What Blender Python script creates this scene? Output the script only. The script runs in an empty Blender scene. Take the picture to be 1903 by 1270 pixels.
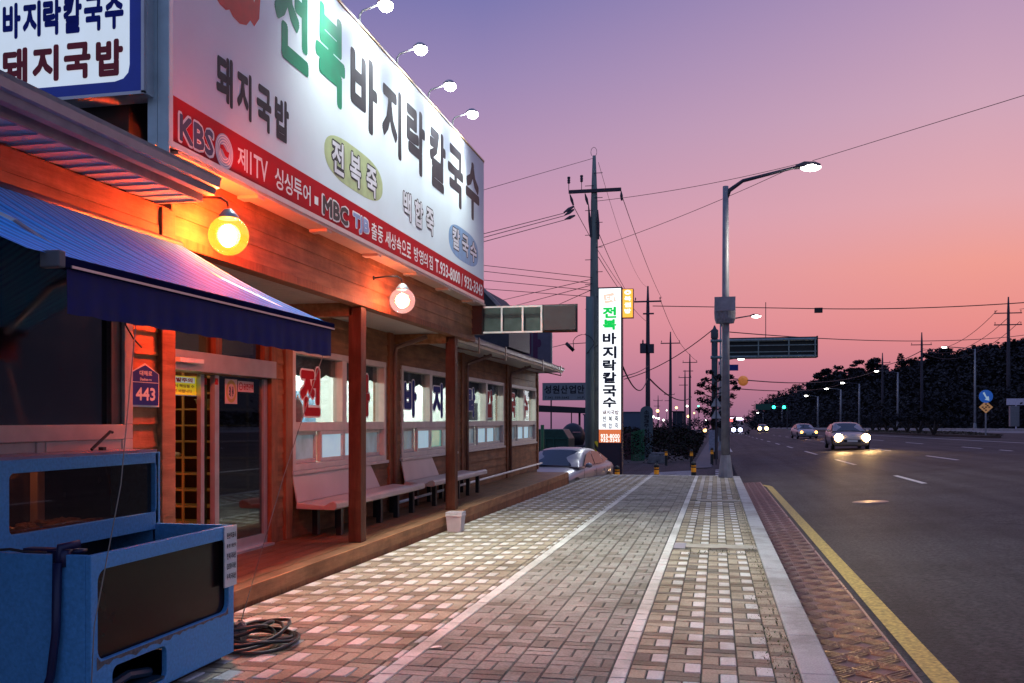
import bpy, bmesh, math, random
from mathutils import Vector, Matrix
R = math.radians
random.seed(7)
SC = bpy.context.scene
COL = SC.collection

# ------------------------------------------------------------------ camera
F, CX, HY, H = 1750.0, 951.5, 780.0, 1.28
TH = math.atan(379 / F); CT, ST = math.cos(TH), math.sin(TH)
cd = bpy.data.cameras.new("camera"); cam = bpy.data.objects.new("camera", cd); COL.objects.link(cam)
cam.location = (0, 0, H); cam.rotation_euler = (R(90), 0, TH)
cd.sensor_width = 36; cd.lens = 36 * F / 1903; cd.shift_y = (HY - 635) / 1903
cd.clip_start = 0.05; cd.clip_end = 5000
SC.camera = cam
# ------------------------------------------------------------------ sky (dusk, sun already down: no sun lamp)
def lin(c): return tuple((x / 255 / 12.92 if x / 255 <= .04045 else ((x / 255 + .055) / 1.055) ** 2.4) for x in c)
W = bpy.data.worlds.new("World"); SC.world = W; W.use_nodes = True
nt = W.node_tree; nt.nodes.clear()
def wn(t, **k):
    n = nt.nodes.new(t)
    for a, b in k.items(): setattr(n, a, b)
    return n
tc = wn('ShaderNodeTexCoord'); sep = wn('ShaderNodeSeparateXYZ'); nt.links.new(tc.outputs['Generated'], sep.inputs[0])
asn = wn('ShaderNodeMath', operation='ARCSINE'); nt.links.new(sep.outputs['Z'], asn.inputs[0])
az = wn('ShaderNodeMath', operation='ARCTAN2'); nt.links.new(sep.outputs['X'], az.inputs[0]); nt.links.new(sep.outputs['Y'], az.inputs[1])
def ramp(stops):
    r = wn('ShaderNodeValToRGB'); el = r.color_ramp.elements
    while len(el) < len(stops): el.new(0.5)
    for e, (p, c) in zip(el, stops): e.position = p; e.color = (*lin(c), 1)
    return r
mr = wn('ShaderNodeMapRange'); mr.inputs['From Min'].default_value = R(-6); mr.inputs['From Max'].default_value = R(90)
nt.links.new(asn.outputs[0], mr.inputs['Value'])
def ep(deg): return (deg + 6) / 96
rl = ramp([(ep(-6), (60, 45, 65)), (ep(0), (138, 100, 130)), (ep(2.5), (170, 117, 143)), (ep(6), (197, 134, 153)), (ep(11), (192, 142, 166)), (ep(16), (167, 136, 168)), (ep(20), (143, 126, 168)), (ep(25), (108, 108, 162)), (ep(40), (84, 102, 162)), (ep(90), (112, 132, 186))])
rr = ramp([(ep(-6), (60, 45, 60)), (ep(0), (144, 98, 122)), (ep(2.5), (190, 117, 128)), (ep(5), (215, 131, 128)), (ep(8.5), (222, 146, 136)), (ep(12), (211, 155, 161)), (ep(17), (192, 153, 172)), (ep(25), (157, 133, 170)), (ep(40), (96, 108, 164)), (ep(90), (112, 132, 186))])
nt.links.new(mr.outputs[0], rl.inputs[0]); nt.links.new(mr.outputs[0], rr.inputs[0])
ma = wn('ShaderNodeMapRange'); ma.inputs['From Min'].default_value = R(-14); ma.inputs['From Max'].default_value = R(14)
nt.links.new(az.outputs[0], ma.inputs['Value'])
mx = wn('ShaderNodeMix', data_type='RGBA'); nt.links.new(ma.outputs[0], mx.inputs['Factor'])
nt.links.new(rl.outputs[0], mx.inputs['A']); nt.links.new(rr.outputs[0], mx.inputs['B'])
rb = ramp([(ep(-6), (50, 48, 60)), (ep(0), (112, 116, 140)), (ep(8), (124, 132, 162)), (ep(20), (112, 126, 166)), (ep(40), (104, 122, 172)), (ep(90), (112, 132, 186))])
nt.links.new(mr.outputs[0], rb.inputs[0])
ab = wn('ShaderNodeMath', operation='ABSOLUTE'); nt.links.new(az.outputs[0], ab.inputs[0])
m3 = wn('ShaderNodeMapRange'); m3.inputs['From Min'].default_value = R(45); m3.inputs['From Max'].default_value = R(85); nt.links.new(ab.outputs[0], m3.inputs['Value'])
mb_ = wn('ShaderNodeMix', data_type='RGBA'); nt.links.new(m3.outputs[0], mb_.inputs['Factor']); nt.links.new(mx.outputs['Result'], mb_.inputs['A']); nt.links.new(rb.outputs[0], mb_.inputs['B']); mx = mb_
bg = wn('ShaderNodeBackground'); bg.inputs['Strength'].default_value = 1.0
nt.links.new(mx.outputs['Result'], bg.inputs['Color'])
wo = wn('ShaderNodeOutputWorld'); nt.links.new(bg.outputs[0], wo.inputs['Surface'])
SC.view_settings.view_transform = 'Standard'; SC.view_settings.look = 'None'
SC.view_settings.exposure = 0.25; SC.view_settings.gamma = 1.0
SC.render.engine = 'CYCLES'
try:
    SC.cycles.use_denoising = True
    SC.cycles.max_bounces = 6; SC.cycles.transparent_max_bounces = 12
    SC.cycles.sample_clamp_indirect = 4.0
    SC.cycles.caustics_reflective = False; SC.cycles.caustics_refractive = False
except Exception: pass

# ------------------------------------------------------------------ levels of the place
SL = .0081
def walk_z(y): return -.10 - SL * y                      # pavement of the near block
def road_z(x, y): return -.22 - SL * y + .055 * (min(max(x, .5), 24) - 1.3)
def low_z(x, y): return -.80 - .0095 * (y - 28) + .06 * (max(min(x, 1.3), -5) + 1)
def land_z(x, y):                                        # ground outside road and pavement
    if x > 1.3: return road_z(x, y)
    k = min(max((y - 27.35) / .5, 0), 1)
    a = road_z(1.3, y) - .08 if y < 40 else low_z(x, y)
    b = low_z(x, y)
    if x > .3: b = b + (road_z(1.3, y) - b) * (x - .3) / 1.0
    return a + (b - a) * k
def at(px, py, Y):                                       # where the sight line through a photo point stands at street depth Y
    a, b = (px - CX) / F, (HY - py) / F
    d = Vector((-ST + a * CT, CT + a * ST, b)); t = Y / d.y
    return Vector((0, 0, H)) + d * t
def onx(px, X):                                          # Y on the plane x = X for a photo column
    a = (px - CX) / F; return X * (CT + a * ST) / (-ST + a * CT)

# ------------------------------------------------------------------ materials
MATS = {}
def mat(name, col, rough=.7, metal=0., var=.25, scale=8., bump=0., bscale=40., emit=None, estr=1., alpha=1., spec=.5, trans=0., stain=0., wear=None, stretch=None, coat=0.):
    if name in MATS: return MATS[name]
    m = bpy.data.materials.new(name); m.use_nodes = True; n = m.node_tree; p = n.nodes['Principled BSDF']
    g = n.nodes.new('ShaderNodeNewGeometry'); mp = n.nodes.new('ShaderNodeMapping')
    n.links.new(g.outputs['Position'], mp.inputs['Vector'])
    if stretch: mp.inputs['Scale'].default_value = stretch
    tx = n.nodes.new('ShaderNodeTexNoise'); tx.inputs['Scale'].default_value = scale; tx.inputs['Detail'].default_value = 6
    n.links.new(mp.outputs[0], tx.inputs['Vector'])
    cr = n.nodes.new('ShaderNodeValToRGB'); cr.color_ramp.elements[0].position = .3; cr.color_ramp.elements[1].position = .72
    c2 = wear or tuple(max(0, c * (1 - var)) for c in col); c1 = tuple(min(1, c * (1 + var * .35)) for c in col)
    cr.color_ramp.elements[0].color = (*c2, 1); cr.color_ramp.elements[1].color = (*c1, 1)
    n.links.new(tx.outputs['Fac'], cr.inputs[0]); n.links.new(cr.outputs[0], p.inputs['Base Color'])
    if stain:                                            # larger blotches of dirt, fixed to the surface
        t3 = n.nodes.new('ShaderNodeTexNoise'); t3.inputs['Scale'].default_value = stain; t3.inputs['Detail'].default_value = 8; t3.inputs['Roughness'].default_value = .65; n.links.new(g.outputs['Position'], t3.inputs['Vector'])
        c3 = n.nodes.new('ShaderNodeValToRGB'); c3.color_ramp.elements[0].position = .36; c3.color_ramp.elements[0].color = (.66, .64, .61, 1); c3.color_ramp.elements[1].position = .56; c3.color_ramp.elements[1].color = (1, 1, 1, 1); n.links.new(t3.outputs['Fac'], c3.inputs[0])
        mm = n.nodes.new('ShaderNodeMix'); mm.data_type = 'RGBA'; mm.blend_type = 'MULTIPLY'; mm.inputs['Factor'].default_value = 1; n.links.new(cr.outputs[0], mm.inputs['A']); n.links.new(c3.outputs[0], mm.inputs['B']); n.links.new(mm.outputs['Result'], p.inputs['Base Color'])
    rm = n.nodes.new('ShaderNodeMapRange'); rm.inputs['To Min'].default_value = max(0, rough - .12); rm.inputs['To Max'].default_value = min(1, rough + .1)
    n.links.new(tx.outputs['Fac'], rm.inputs['Value']); n.links.new(rm.outputs[0], p.inputs['Roughness'])
    p.inputs['Metallic'].default_value = metal; p.inputs['Specular IOR Level'].default_value = spec
    if coat: p.inputs['Coat Weight'].default_value = coat; p.inputs['Coat Roughness'].default_value = .08
    if bump:
        b = n.nodes.new('ShaderNodeBump'); b.inputs['Strength'].default_value = bump; b.inputs['Distance'].default_value = .02
        t2 = n.nodes.new('ShaderNodeTexNoise'); t2.inputs['Scale'].default_value = bscale; t2.inputs['Detail'].default_value = 4
        n.links.new(mp.outputs[0], t2.inputs['Vector']); n.links.new(t2.outputs['Fac'], b.inputs['Height']); n.links.new(b.outputs[0], p.inputs['Normal'])
    if emit: p.inputs['Emission Color'].default_value = (*emit, 1); p.inputs['Emission Strength'].default_value = estr
    if alpha < 1: p.inputs['Alpha'].default_value = alpha
    if trans: p.inputs['Transmission Weight'].default_value = trans
    MATS[name] = m; return m
def emat(name, col, s):
    if name in MATS: return MATS[name]
    m = bpy.data.materials.new(name); m.use_nodes = True; n = m.node_tree; n.nodes.clear()
    e = n.nodes.new('ShaderNodeEmission'); e.inputs[0].default_value = (*col, 1); e.inputs[1].default_value = s
    o = n.nodes.new('ShaderNodeOutputMaterial'); n.links.new(e.outputs[0], o.inputs[0]); MATS[name] = m; return m
def glassmat(name, tint, clear=.85, rough=.02, emit=None, es=0):
    if name in MATS: return MATS[name]
    m = bpy.data.materials.new(name); m.use_nodes = True; n = m.node_tree; n.nodes.clear()
    t = n.nodes.new('ShaderNodeBsdfTransparent'); t.inputs[0].default_value = (*tint, 1)
    g = n.nodes.new('ShaderNodeBsdfGlossy'); g.inputs['Roughness'].default_value = rough
    lw_ = n.nodes.new('ShaderNodeLayerWeight'); lw_.inputs[0].default_value = .5
    pw = n.nodes.new('ShaderNodeMath'); pw.operation = 'POWER'; pw.inputs[1].default_value = 4.5; n.links.new(lw_.outputs['Facing'], pw.inputs[0])
    ad = n.nodes.new('ShaderNodeMath'); ad.operation = 'MULTIPLY_ADD'; ad.inputs[1].default_value = .75; ad.inputs[2].default_value = 1 - clear
    n.links.new(pw.outputs[0], ad.inputs[0])
    mxs = n.nodes.new('ShaderNodeMixShader'); n.links.new(ad.outputs[0], mxs.inputs[0]); n.links.new(t.outputs[0], mxs.inputs[1]); n.links.new(g.outputs[0], mxs.inputs[2])
    out = n.nodes.new('ShaderNodeOutputMaterial'); last = mxs
    if emit:
        e = n.nodes.new('ShaderNodeEmission'); e.inputs[0].default_value = (*emit, 1); e.inputs[1].default_value = es
        a2 = n.nodes.new('ShaderNodeAddShader'); n.links.new(mxs.outputs[0], a2.inputs[0]); n.links.new(e.outputs[0], a2.inputs[1]); last = a2
    n.links.new(last.outputs[0], out.inputs[0]); MATS[name] = m; return m

M_siding = mat('siding wood', (.30, .135, .07), .6, spec=.15, stain=2.2, var=.45, scale=3, bump=.25, bscale=30, stretch=(4, .6, 5))
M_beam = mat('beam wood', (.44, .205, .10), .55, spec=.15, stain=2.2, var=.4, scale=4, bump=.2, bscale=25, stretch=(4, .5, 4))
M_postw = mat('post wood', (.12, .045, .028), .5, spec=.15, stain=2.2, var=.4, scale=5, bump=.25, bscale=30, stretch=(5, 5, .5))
M_trim = mat('trim wood', (.33, .13, .065), .55, spec=.15, stain=2.2, var=.35, scale=5, bump=.2, bscale=30, stretch=(5, 5, .5))
M_deck = mat('deck wood', (.24, .125, .065), .5, spec=.15, stain=2.2, var=.4, scale=4, bump=.2, bscale=25, stretch=(5, .4, 5))
M_soffit = mat('soffit metal', (.62, .55, .48), .45, var=.12)
M_gutter = mat('gutter metal', (.42, .37, .36), .4, metal=.3, var=.2)
M_frame = mat('window frame', (.60, .52, .47), .45, var=.15)
M_white = mat('white paint', (.78, .77, .74), .45, var=.1)
M_signw = mat('sign vinyl white', (.66, .73, .82), .5, var=.06, scale=2, spec=.12)
M_signr = mat('sign vinyl red', (.46, .006, .014), .55, var=.12, spec=.08)
M_dark = mat('sign ink dark', (.035, .035, .045), .45, spec=.1, var=.2)
M_green = mat('sign ink green', (.02, .20, .12), .5, spec=.1, var=.2)
M_redink = mat('sign ink red', (.55, .03, .03), .45, spec=.1, var=.2)
M_blueink = mat('sign ink blue', (.015, .03, .30), .45, spec=.1, var=.2)
M_whiteink = mat('sign ink white', (.82, .80, .80), .45, var=.06)
M_alum = mat('aluminium', (.60, .60, .62), .35, metal=.7, var=.12)
M_black = mat('black plastic', (.015, .015, .018), .45, var=.3)
M_steel = mat('galvanised steel', (.42, .44, .45), .4, metal=.5, var=.25, scale=6)
M_conc = mat('concrete', (.34, .34, .33), .85, var=.3, scale=5, bump=.3)
M_polec = mat('pole concrete', (.25, .29, .265), .8, var=.3, scale=3, spec=.15, bump=.3, stretch=(1, 1, .3))
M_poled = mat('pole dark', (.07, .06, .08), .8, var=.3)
M_asph = mat('asphalt', (.092, .087, .090), .68, var=.75, scale=26, bump=.9, bscale=70, spec=.18, stain=.45)
M_ground = mat('bare ground', (.07, .065, .06), .8, var=.4, scale=.8, bump=.5, bscale=30)
M_ypaint = mat('yellow road paint', (.56, .39, .10), .7, var=.6, scale=30, bump=.3, bscale=90)
M_wpaint = mat('white road paint', (.62, .60, .58), .6, var=.25, scale=9, bump=.3, bscale=90)
M_kerb = mat('granite kerb', (.46, .45, .45), .7, var=.3, scale=90, bump=.25, bscale=120, spec=.15, stain=2.)

def wear_tracks(m):
    n = m.node_tree; p = n.nodes['Principled BSDF']; src = p.inputs['Base Color'].links[0].from_socket
    g = n.nodes.new('ShaderNodeNewGeometry'); mp = n.nodes.new('ShaderNodeMapping'); mp.inputs['Scale'].default_value = (1.3, .035, 1); n.links.new(g.outputs['Position'], mp.inputs[0])
    t = n.nodes.new('ShaderNodeTexNoise'); t.inputs['Scale'].default_value = 1.2; t.inputs['Detail'].default_value = 5; n.links.new(mp.outputs[0], t.inputs[0])
    c = n.nodes.new('ShaderNodeValToRGB'); c.color_ramp.elements[0].position = .38; c.color_ramp.elements[0].color = (.66, .66, .67, 1); c.color_ramp.elements[1].position = .62; c.color_ramp.elements[1].color = (1.12, 1.1, 1.08, 1); n.links.new(t.outputs['Fac'], c.inputs[0])
    v = n.nodes.new('ShaderNodeTexVoronoi'); v.feature = 'DISTANCE_TO_EDGE'; v.inputs['Scale'].default_value = .16; n2 = n.nodes.new('ShaderNodeTexNoise'); n2.inputs['Scale'].default_value = 1.1; n2.inputs['Detail'].default_value = 6
    n.links.new(g.outputs['Position'], n2.inputs[0]); va = n.nodes.new('ShaderNodeVectorMath'); va.operation = 'MULTIPLY_ADD'; va.inputs[1].default_value = (1.8, 1.8, 0); n.links.new(n2.outputs['Color'], va.inputs[0]); n.links.new(g.outputs['Position'], va.inputs[2]); n.links.new(va.outputs[0], v.inputs[0])
    c2 = n.nodes.new('ShaderNodeValToRGB'); c2.color_ramp.elements[0].position = 0; c2.color_ramp.elements[0].color = (.45, .45, .45, 1); c2.color_ramp.elements[1].position = .0035; c2.color_ramp.elements[1].color = (1, 1, 1, 1); n.links.new(v.outputs[0], c2.inputs[0])
    last = src
    for x in (c, c2):
        mm = n.nodes.new('ShaderNodeMix'); mm.data_type = 'RGBA'; mm.blend_type = 'MULTIPLY'; mm.inputs['Factor'].default_value = 1; n.links.new(last, mm.inputs['A']); n.links.new(x.outputs[0], mm.inputs['B']); last = mm.outputs['Result']
    n.links.new(last, p.inputs['Base Color'])
wear_tracks(M_asph)
# ------------------------------------------------------------------ mesh helpers
class MB:
    def __init__(s): s.v = []; s.f = []; s.mi = []; s.cur = 0
    def add(s, vs, fs):
        k = len(s.v); s.v += [tuple(v) for v in vs]; s.f += [tuple(i + k for i in f) for f in fs]; s.mi += [s.cur] * len(fs); return s
    def box(s, x0, x1, y0, y1, z0, z1, m=None):
        vs = [(x, y, z) for x in (x0, x1) for y in (y0, y1) for z in (z0, z1)]
        if m is not None: vs = [m @ Vector(v) for v in vs]
        return s.add(vs, [(0, 1, 3, 2), (4, 6, 7, 5), (0, 4, 5, 1), (2, 3, 7, 6), (0, 2, 6, 4), (1, 5, 7, 3)])
    def quad(s, a, b, c, d): return s.add([a, b, c, d], [(0, 1, 2, 3)])
    def tube(s, pts, r, n=8, cap=True):
        pts = [Vector(p) for p in pts]; rs = r if isinstance(r, (list, tuple)) else [r] * len(pts)
        rings = []; up = None
        for i, p in enumerate(pts):
            d = (pts[min(i + 1, len(pts) - 1)] - pts[max(i - 1, 0)]).normalized()
            if up is None: up = Vector((0, 0, 1)) if abs(d.z) < .9 else Vector((1, 0, 0))
            a = d.cross(up)
            if a.length < 1e-4: a = d.cross(Vector((1, 0, 0)))
            a.normalize(); b = d.cross(a).normalized(); up = a.cross(d).normalized() if False else up
            rings.append([p + (a * math.cos(2 * math.pi * k / n) + b * math.sin(2 * math.pi * k / n)) * rs[i] for k in range(n)])
        vs = [v for q in rings for v in q]; fs = []
        for i in range(len(rings) - 1):
            for k in range(n): fs.append((i * n + k, i * n + (k + 1) % n, (i + 1) * n + (k + 1) % n, (i + 1) * n + k))
        if cap: fs += [tuple(range(n))[::-1], tuple((len(rings) - 1) * n + k for k in range(n))]
        return s.add(vs, fs)
    def lathe(s, c, prof, n=20, axis='z'):
        c = Vector(c); vs = []; fs = []
        for r, h in prof:
            for k in range(n):
                a = 2 * math.pi * k / n; q = (r * math.cos(a), r * math.sin(a), h)
                if axis == 'x': q = (q[2], q[0], q[1])
                if axis == 'y': q = (q[0], q[2], q[1])
                vs.append(c + Vector(q))
        for i in range(len(prof) - 1):
            for k in range(n): fs.append((i * n + k, i * n + (k + 1) % n, (i + 1) * n + (k + 1) % n, (i + 1) * n + k))
        return s.add(vs, fs)
    def ball(s, c, r, n=20, sx=1, sy=1, sz=1):
        return s.add([(c[0] + r * sx * math.sin(math.pi * i / 12) * math.cos(2 * math.pi * k / n), c[1] + r * sy * math.sin(math.pi * i / 12) * math.sin(2 * math.pi * k / n), c[2] + r * sz * math.cos(math.pi * i / 12)) for i in range(13) for k in range(n)],
                     [(i * n + k, i * n + (k + 1) % n, (i + 1) * n + (k + 1) % n, (i + 1) * n + k) for i in range(12) for k in range(n)])
    def prism(s, pts, off):                                # polygon of 3D points pushed along off
        n = len(pts); pts = [Vector(p) for p in pts]; off = Vector(off)
        return s.add(pts + [p + off for p in pts], [tuple(range(n))[::-1], tuple(range(n, 2 * n))] + [(i, (i + 1) % n, n + (i + 1) % n, n + i) for i in range(n)])
    def text(s, st, plane, u0, u1, v0, v1, w, bold=0.):
        if bold > .036:                                  # heavy strokes: the glyph repeated round a small circle, each copy a hair in front
            r = bold; wd = (u1 - u0) / max(len(st) * .92, .6) * r; hg = (v1 - v0) / .85 * r; N = 12
            for k in range(N):
                a = 2 * math.pi * k / N; s.text(st, plane, u0 + wd + wd * math.cos(a), u1 - wd + wd * math.cos(a), v0 + hg + hg * math.sin(a), v1 - hg + hg * math.sin(a), w + (.00005 * k if plane == 'x' else (-.0001 * k if plane == 'y' else 0)), 0.)
            return s
        vs, fs = glyphs(st, bold); xs = [a[0] for a in vs]; ys = [a[1] for a in vs]
        X0, X1, Y0, Y1 = min(xs), max(xs), min(ys), max(ys); out = []
        for x, y in vs:
            u = u0 + (x - X0) / (X1 - X0) * (u1 - u0); v = v0 + (y - Y0) / max(Y1 - Y0, 1e-6) * (v1 - v0)
            out.append((w, u, v) if plane == 'x' else ((u, w, v) if plane == 'y' else plane(u, v, w)))
        return s.add(out, fs)
    def build(s, name, mats, parent=None, smooth=False, bevel=0., solid=0.):
        me = bpy.data.meshes.new(name)
        if parent is None:
            xs = [v[0] for v in s.v]; ys = [v[1] for v in s.v]; zs = [v[2] for v in s.v]
            o0 = Vector(((min(xs) + max(xs)) / 2, (min(ys) + max(ys)) / 2, min(zs)))
        else:
            o0 = Vector((0, 0, 0)); q = parent
            while q is not None: o0 += q.location; q = q.parent
        me.from_pydata([(v[0] - o0.x, v[1] - o0.y, v[2] - o0.z) for v in s.v], [], s.f)
        if not isinstance(mats, (list, tuple)): mats = [mats]
        for m in mats: me.materials.append(m)
        if len(mats) > 1: me.polygons.foreach_set('material_index', s.mi)
        if smooth: me.polygons.foreach_set('use_smooth', [True] * len(me.polygons))
        me.update()
        o = bpy.data.objects.new(name, me); COL.objects.link(o)
        if parent is None: o.location = o0
        else: o.parent = parent
        if solid: md = o.modifiers.new('s', 'SOLIDIFY'); md.thickness = solid
        if bevel: md = o.modifiers.new('b', 'BEVEL'); md.width = bevel; md.segments = 2; md.limit_method = 'ANGLE'
        return o
_G = {}
def glyphs(st, bold):
    k = (st, round(bold, 3))
    if k in _G: return _G[k]
    cu = bpy.data.curves.new('t', 'FONT'); cu.body = st; cu.size = 1; cu.offset = bold; cu.resolution_u = 2; cu.fill_mode = 'FRONT'
    ob = bpy.data.objects.new('t', cu); COL.objects.link(ob)
    dg = bpy.context.evaluated_depsgraph_get(); me = bpy.data.meshes.new_from_object(ob.evaluated_get(dg))
    _G[k] = ([(v.co.x, v.co.y) for v in me.vertices], [tuple(p.vertices) for p in me.polygons])
    bpy.data.objects.remove(ob); bpy.data.curves.remove(cu); bpy.data.meshes.remove(me)
    return _G[k]
def tag(o, label=None, cat=None, group=None, kind=None):
    if label: o['label'] = label
    if cat: o['category'] = cat
    if group: o['group'] = group
    if kind: o['kind'] = kind
    return o
def thing(name, label, cat, loc, group=None):
    o = bpy.data.objects.new(name, None); COL.objects.link(o); o.location = loc; o.empty_display_size = .2
    return tag(o, label, cat, group)
def dup(root, loc, label=None, rotz=None, scale=None):
    def cp(o, par):
        c = o.copy(); COL.objects.link(c)
        if par is not None: c.parent = par
        for ch in list(o.children): cp(ch, c)
        return c
    r = cp(root, None); r.location = loc
    if rotz is not None: r.rotation_euler.z = rotz
    if scale is not None: r.scale = (scale,) * 3
    if label: r['label'] = label
    return r
def light(name, kind, loc, col, power, size=.1, parent=None, target=None, angle=120, blend=.8):
    l = bpy.data.lights.new(name, kind); l.color = col; l.energy = power
    if kind != 'AREA': l.shadow_soft_size = size
    if kind == 'SPOT': l.spot_size = R(angle); l.spot_blend = blend
    o = bpy.data.objects.new(name, l); COL.objects.link(o)
    base = Vector((0, 0, 0))
    if parent is not None: o.parent = parent; base = parent.location
    o.location = Vector(loc) - base
    if target is not None: o.rotation_euler = (Vector(target) - Vector(loc)).to_track_quat('-Z', 'Y').to_euler()
    return o

# ================================================================== GROUND, ROAD, PAVEMENT
def sheet(name, xs, ys, zf, m, kind='structure', dz=0.):
    mb = MB(); nx = len(xs)
    vs = [(x, y, zf(x, y) + dz) for y in ys for x in xs]
    fs = [(j * nx + i, j * nx + i + 1, (j + 1) * nx + i + 1, (j + 1) * nx + i) for j in range(len(ys) - 1) for i in range(nx - 1)]
    mb.add(vs, fs); return tag(mb.build(name, m), kind=kind)
def hill_z(x, y):
    b = land_z(x, y)
    if x > 33 and y > 20: b += min((x - 33) * .34, 22) * min(1, max(0, (y - 20) / 60))
    return b
XS = [-1500, -600, -200, -80, -40, -20, -10, -5, -3, -1, .3, .6, 1.3, 6, 14, 20, 24, 28, 33, 38, 45, 55, 70, 95, 140, 300, 800, 1500]
YS = [-60, -20, -5, 5, 15, 25, 27.3, 27.6, 27.9, 32, 36, 39.9, 40.1, 50, 60, 80, 110, 150, 200, 260, 350, 500, 800, 1400, 2500]
sheet('ground', XS, YS, hill_z, M_ground, dz=-.06)
RX = [.66, 1.3, 3, 6, 10, 14, 18, 21.5]
sheet('road', RX, [-20, 0, 10, 20, 27.3, 28, 40, 60, 90, 130, 200, 300, 500, 800], lambda x, y: road_z(x, y), M_asph)
sheet('side_street', [-9, -5, -3, -1, .3, .66], [27.32, 27.6, 27.9, 30, 34, 39, 44, 50, 56], land_z, M_asph, dz=-.03)
sheet('far_lane_road', [21.5, 23, 24.5], [30, 60, 90, 130, 200, 300, 500], lambda x, y: road_z(x, y), mat('pale lane', (.26, .23, .23), .8, var=.3, scale=1))
# opposite pavement, pale concrete
sheet('far_pavement', [24.5, 26, 29.5], [30, 60, 90, 130, 200, 300, 500], lambda x, y: road_z(x, y) + .14, mat('pale paving', (.50, .45, .45), .8, var=.25, scale=2, bump=.2))
mbk = MB()
for i in range(80): y = 30 + i * 5.0; mbk.box(24.3, 24.52, y, y + 4.98, road_z(24.4, y) - .1, road_z(24.4, y) + .17)
tag(mbk.build('far_kerb', M_kerb), kind='structure')
# painted markings
mk = MB()
def dash(mb, x, y0, y1, w=.13):
    n = max(1, int((y1 - y0) / 3)); 
    for i in range(n):
        a = y0 + (y1 - y0) * i / n; b = y0 + (y1 - y0) * (i + 1) / n
        mb.quad((x - w / 2, a, road_z(x - w / 2, a) + .004), (x + w / 2, a, road_z(x + w / 2, a) + .004), (x + w / 2, b, road_z(x + w / 2, b) + .004), (x - w / 2, b, road_z(x - w / 2, b) + .004))
for a, b in ((10.5, 14.5), (23.6, 27.3), (34.8, 40.4), (47.7, 54), (62.4, 67.2), (75, 80), (88, 93), (101, 106), (114, 119), (127, 132), (140, 145), (155, 160)): dash(mk, 4.78, a, b)
for a, b in ((9, 14), (22.4, 27.2), (35.2, 40.2), (47.9, 55.1), (61, 66), (74, 79), (87, 92), (100, 105), (113, 118), (126, 131), (139, 144)): dash(mk, 8.2, a, b)
for a, b in ((32, 37), (41.3, 43), (45.7, 49.2), (58, 63), (71, 76), (84, 89), (97, 102), (110, 115)): dash(mk, 11.65, a, b)
dash(mk, 14.9, 40, 130, .12); dash(mk, .95, 60, 300, .12)
# crosswalk bars and dotted edge at the mouth of the side street
def pl(mb, x0, x1, y0, y1, dz=.006): mb.quad((x0, y0, land_z(x0, y0) + dz - .03), (x1, y0, land_z(x1, y0) + dz - .03), (x1, y1, land_z(x1, y1) + dz - .03), (x0, y1, land_z(x0, y1) + dz - .03))
for i in range(13): pl(mk, -2.75, -.95, 29.6 + i * .98, 30.08 + i * .98)
for i in range(9): pl(mk, -.02, .18, 29 + i * 1.5, 29.7 + i * 1.5)
tag(mk.build('road_markings', M_wpaint), kind='structure')
my = MB(); dash(my, 1.32, -2, 24.6, .145)
for i in range(6):   # the line turns into the side street
    t0, t1 = i / 6 * 1.3, (i + 1) / 6 * 1.3
    def arc(t, r): return (-.75 + (2.07 + r) * math.cos(t) , 24.6 + (2.07 + r) * math.sin(t))
    a, b, c, d = arc(t0, -.07), arc(t0, .07), arc(t1, .07), arc(t1, -.07)
    if c[0] > .75: my.quad(*[(p[0], p[1], road_z(max(p[0], .66), p[1]) + .004) for p in (a, b, c, d)])
tag(my.build('yellow_edge_line', M_ypaint), kind='structure')

# pavement: individual bricks in basket weave
M_base = mat('joint sand', (.075, .065, .05), .95, var=.4, scale=12)
B_mats = [mat('brick tan', (.47, .405, .30), .85, var=.28, scale=70, bump=.45, bscale=160, spec=.12, stain=1.4), mat('brick tan dark', (.29, .24, .18), .85, var=.3, scale=70, bump=.45, bscale=160, spec=.12, stain=1.4),
          mat('brick white', (.74, .71, .66), .8, var=.2, scale=70, bump=.45, bscale=160, spec=.12, stain=1.4), mat('brick grey', (.36, .335, .29), .85, var=.3, scale=60, bump=.45, bscale=160, spec=.12, stain=1.4),
          mat('brick grey light', (.42, .39, .34), .85, var=.3, scale=60, bump=.45, bscale=160, spec=.12, stain=1.4), mat('brick brown', (.27, .24, .20), .85, var=.3, scale=70, bump=.45, bscale=160, spec=.12, stain=1.4)]
pv = MB(); G = .0035; CH = .004
def brick(x0, x1, y0, y1, k):
    pv.cur = k; j = random.uniform(-.0012, .0012); tx = random.uniform(-.0012, .0012); ty = random.uniform(-.0012, .0012)
    def z(x, y): return walk_z(y) + j + (tx if x > (x0 + x1) / 2 else -tx) + (ty if y > (y0 + y1) / 2 else -ty)
    a, b, c, d = x0 + G, x1 - G, y0 + G, y1 - G
    vs = [(a, c), (b, c), (b, d), (a, d)]; ins = [(a + CH, c + CH), (b - CH, c + CH), (b - CH, d - CH), (a + CH, d - CH)]
    V = [(x, y, z(x, y) - .008) for x, y in vs] + [(x, y, z(x, y)) for x, y in ins]
    pv.add(V, [(4, 5, 6, 7), (0, 1, 5, 4), (1, 2, 6, 5), (2, 3, 7, 6), (3, 0, 4, 7)])
YA, YB = -1.2, 27.2
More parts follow.
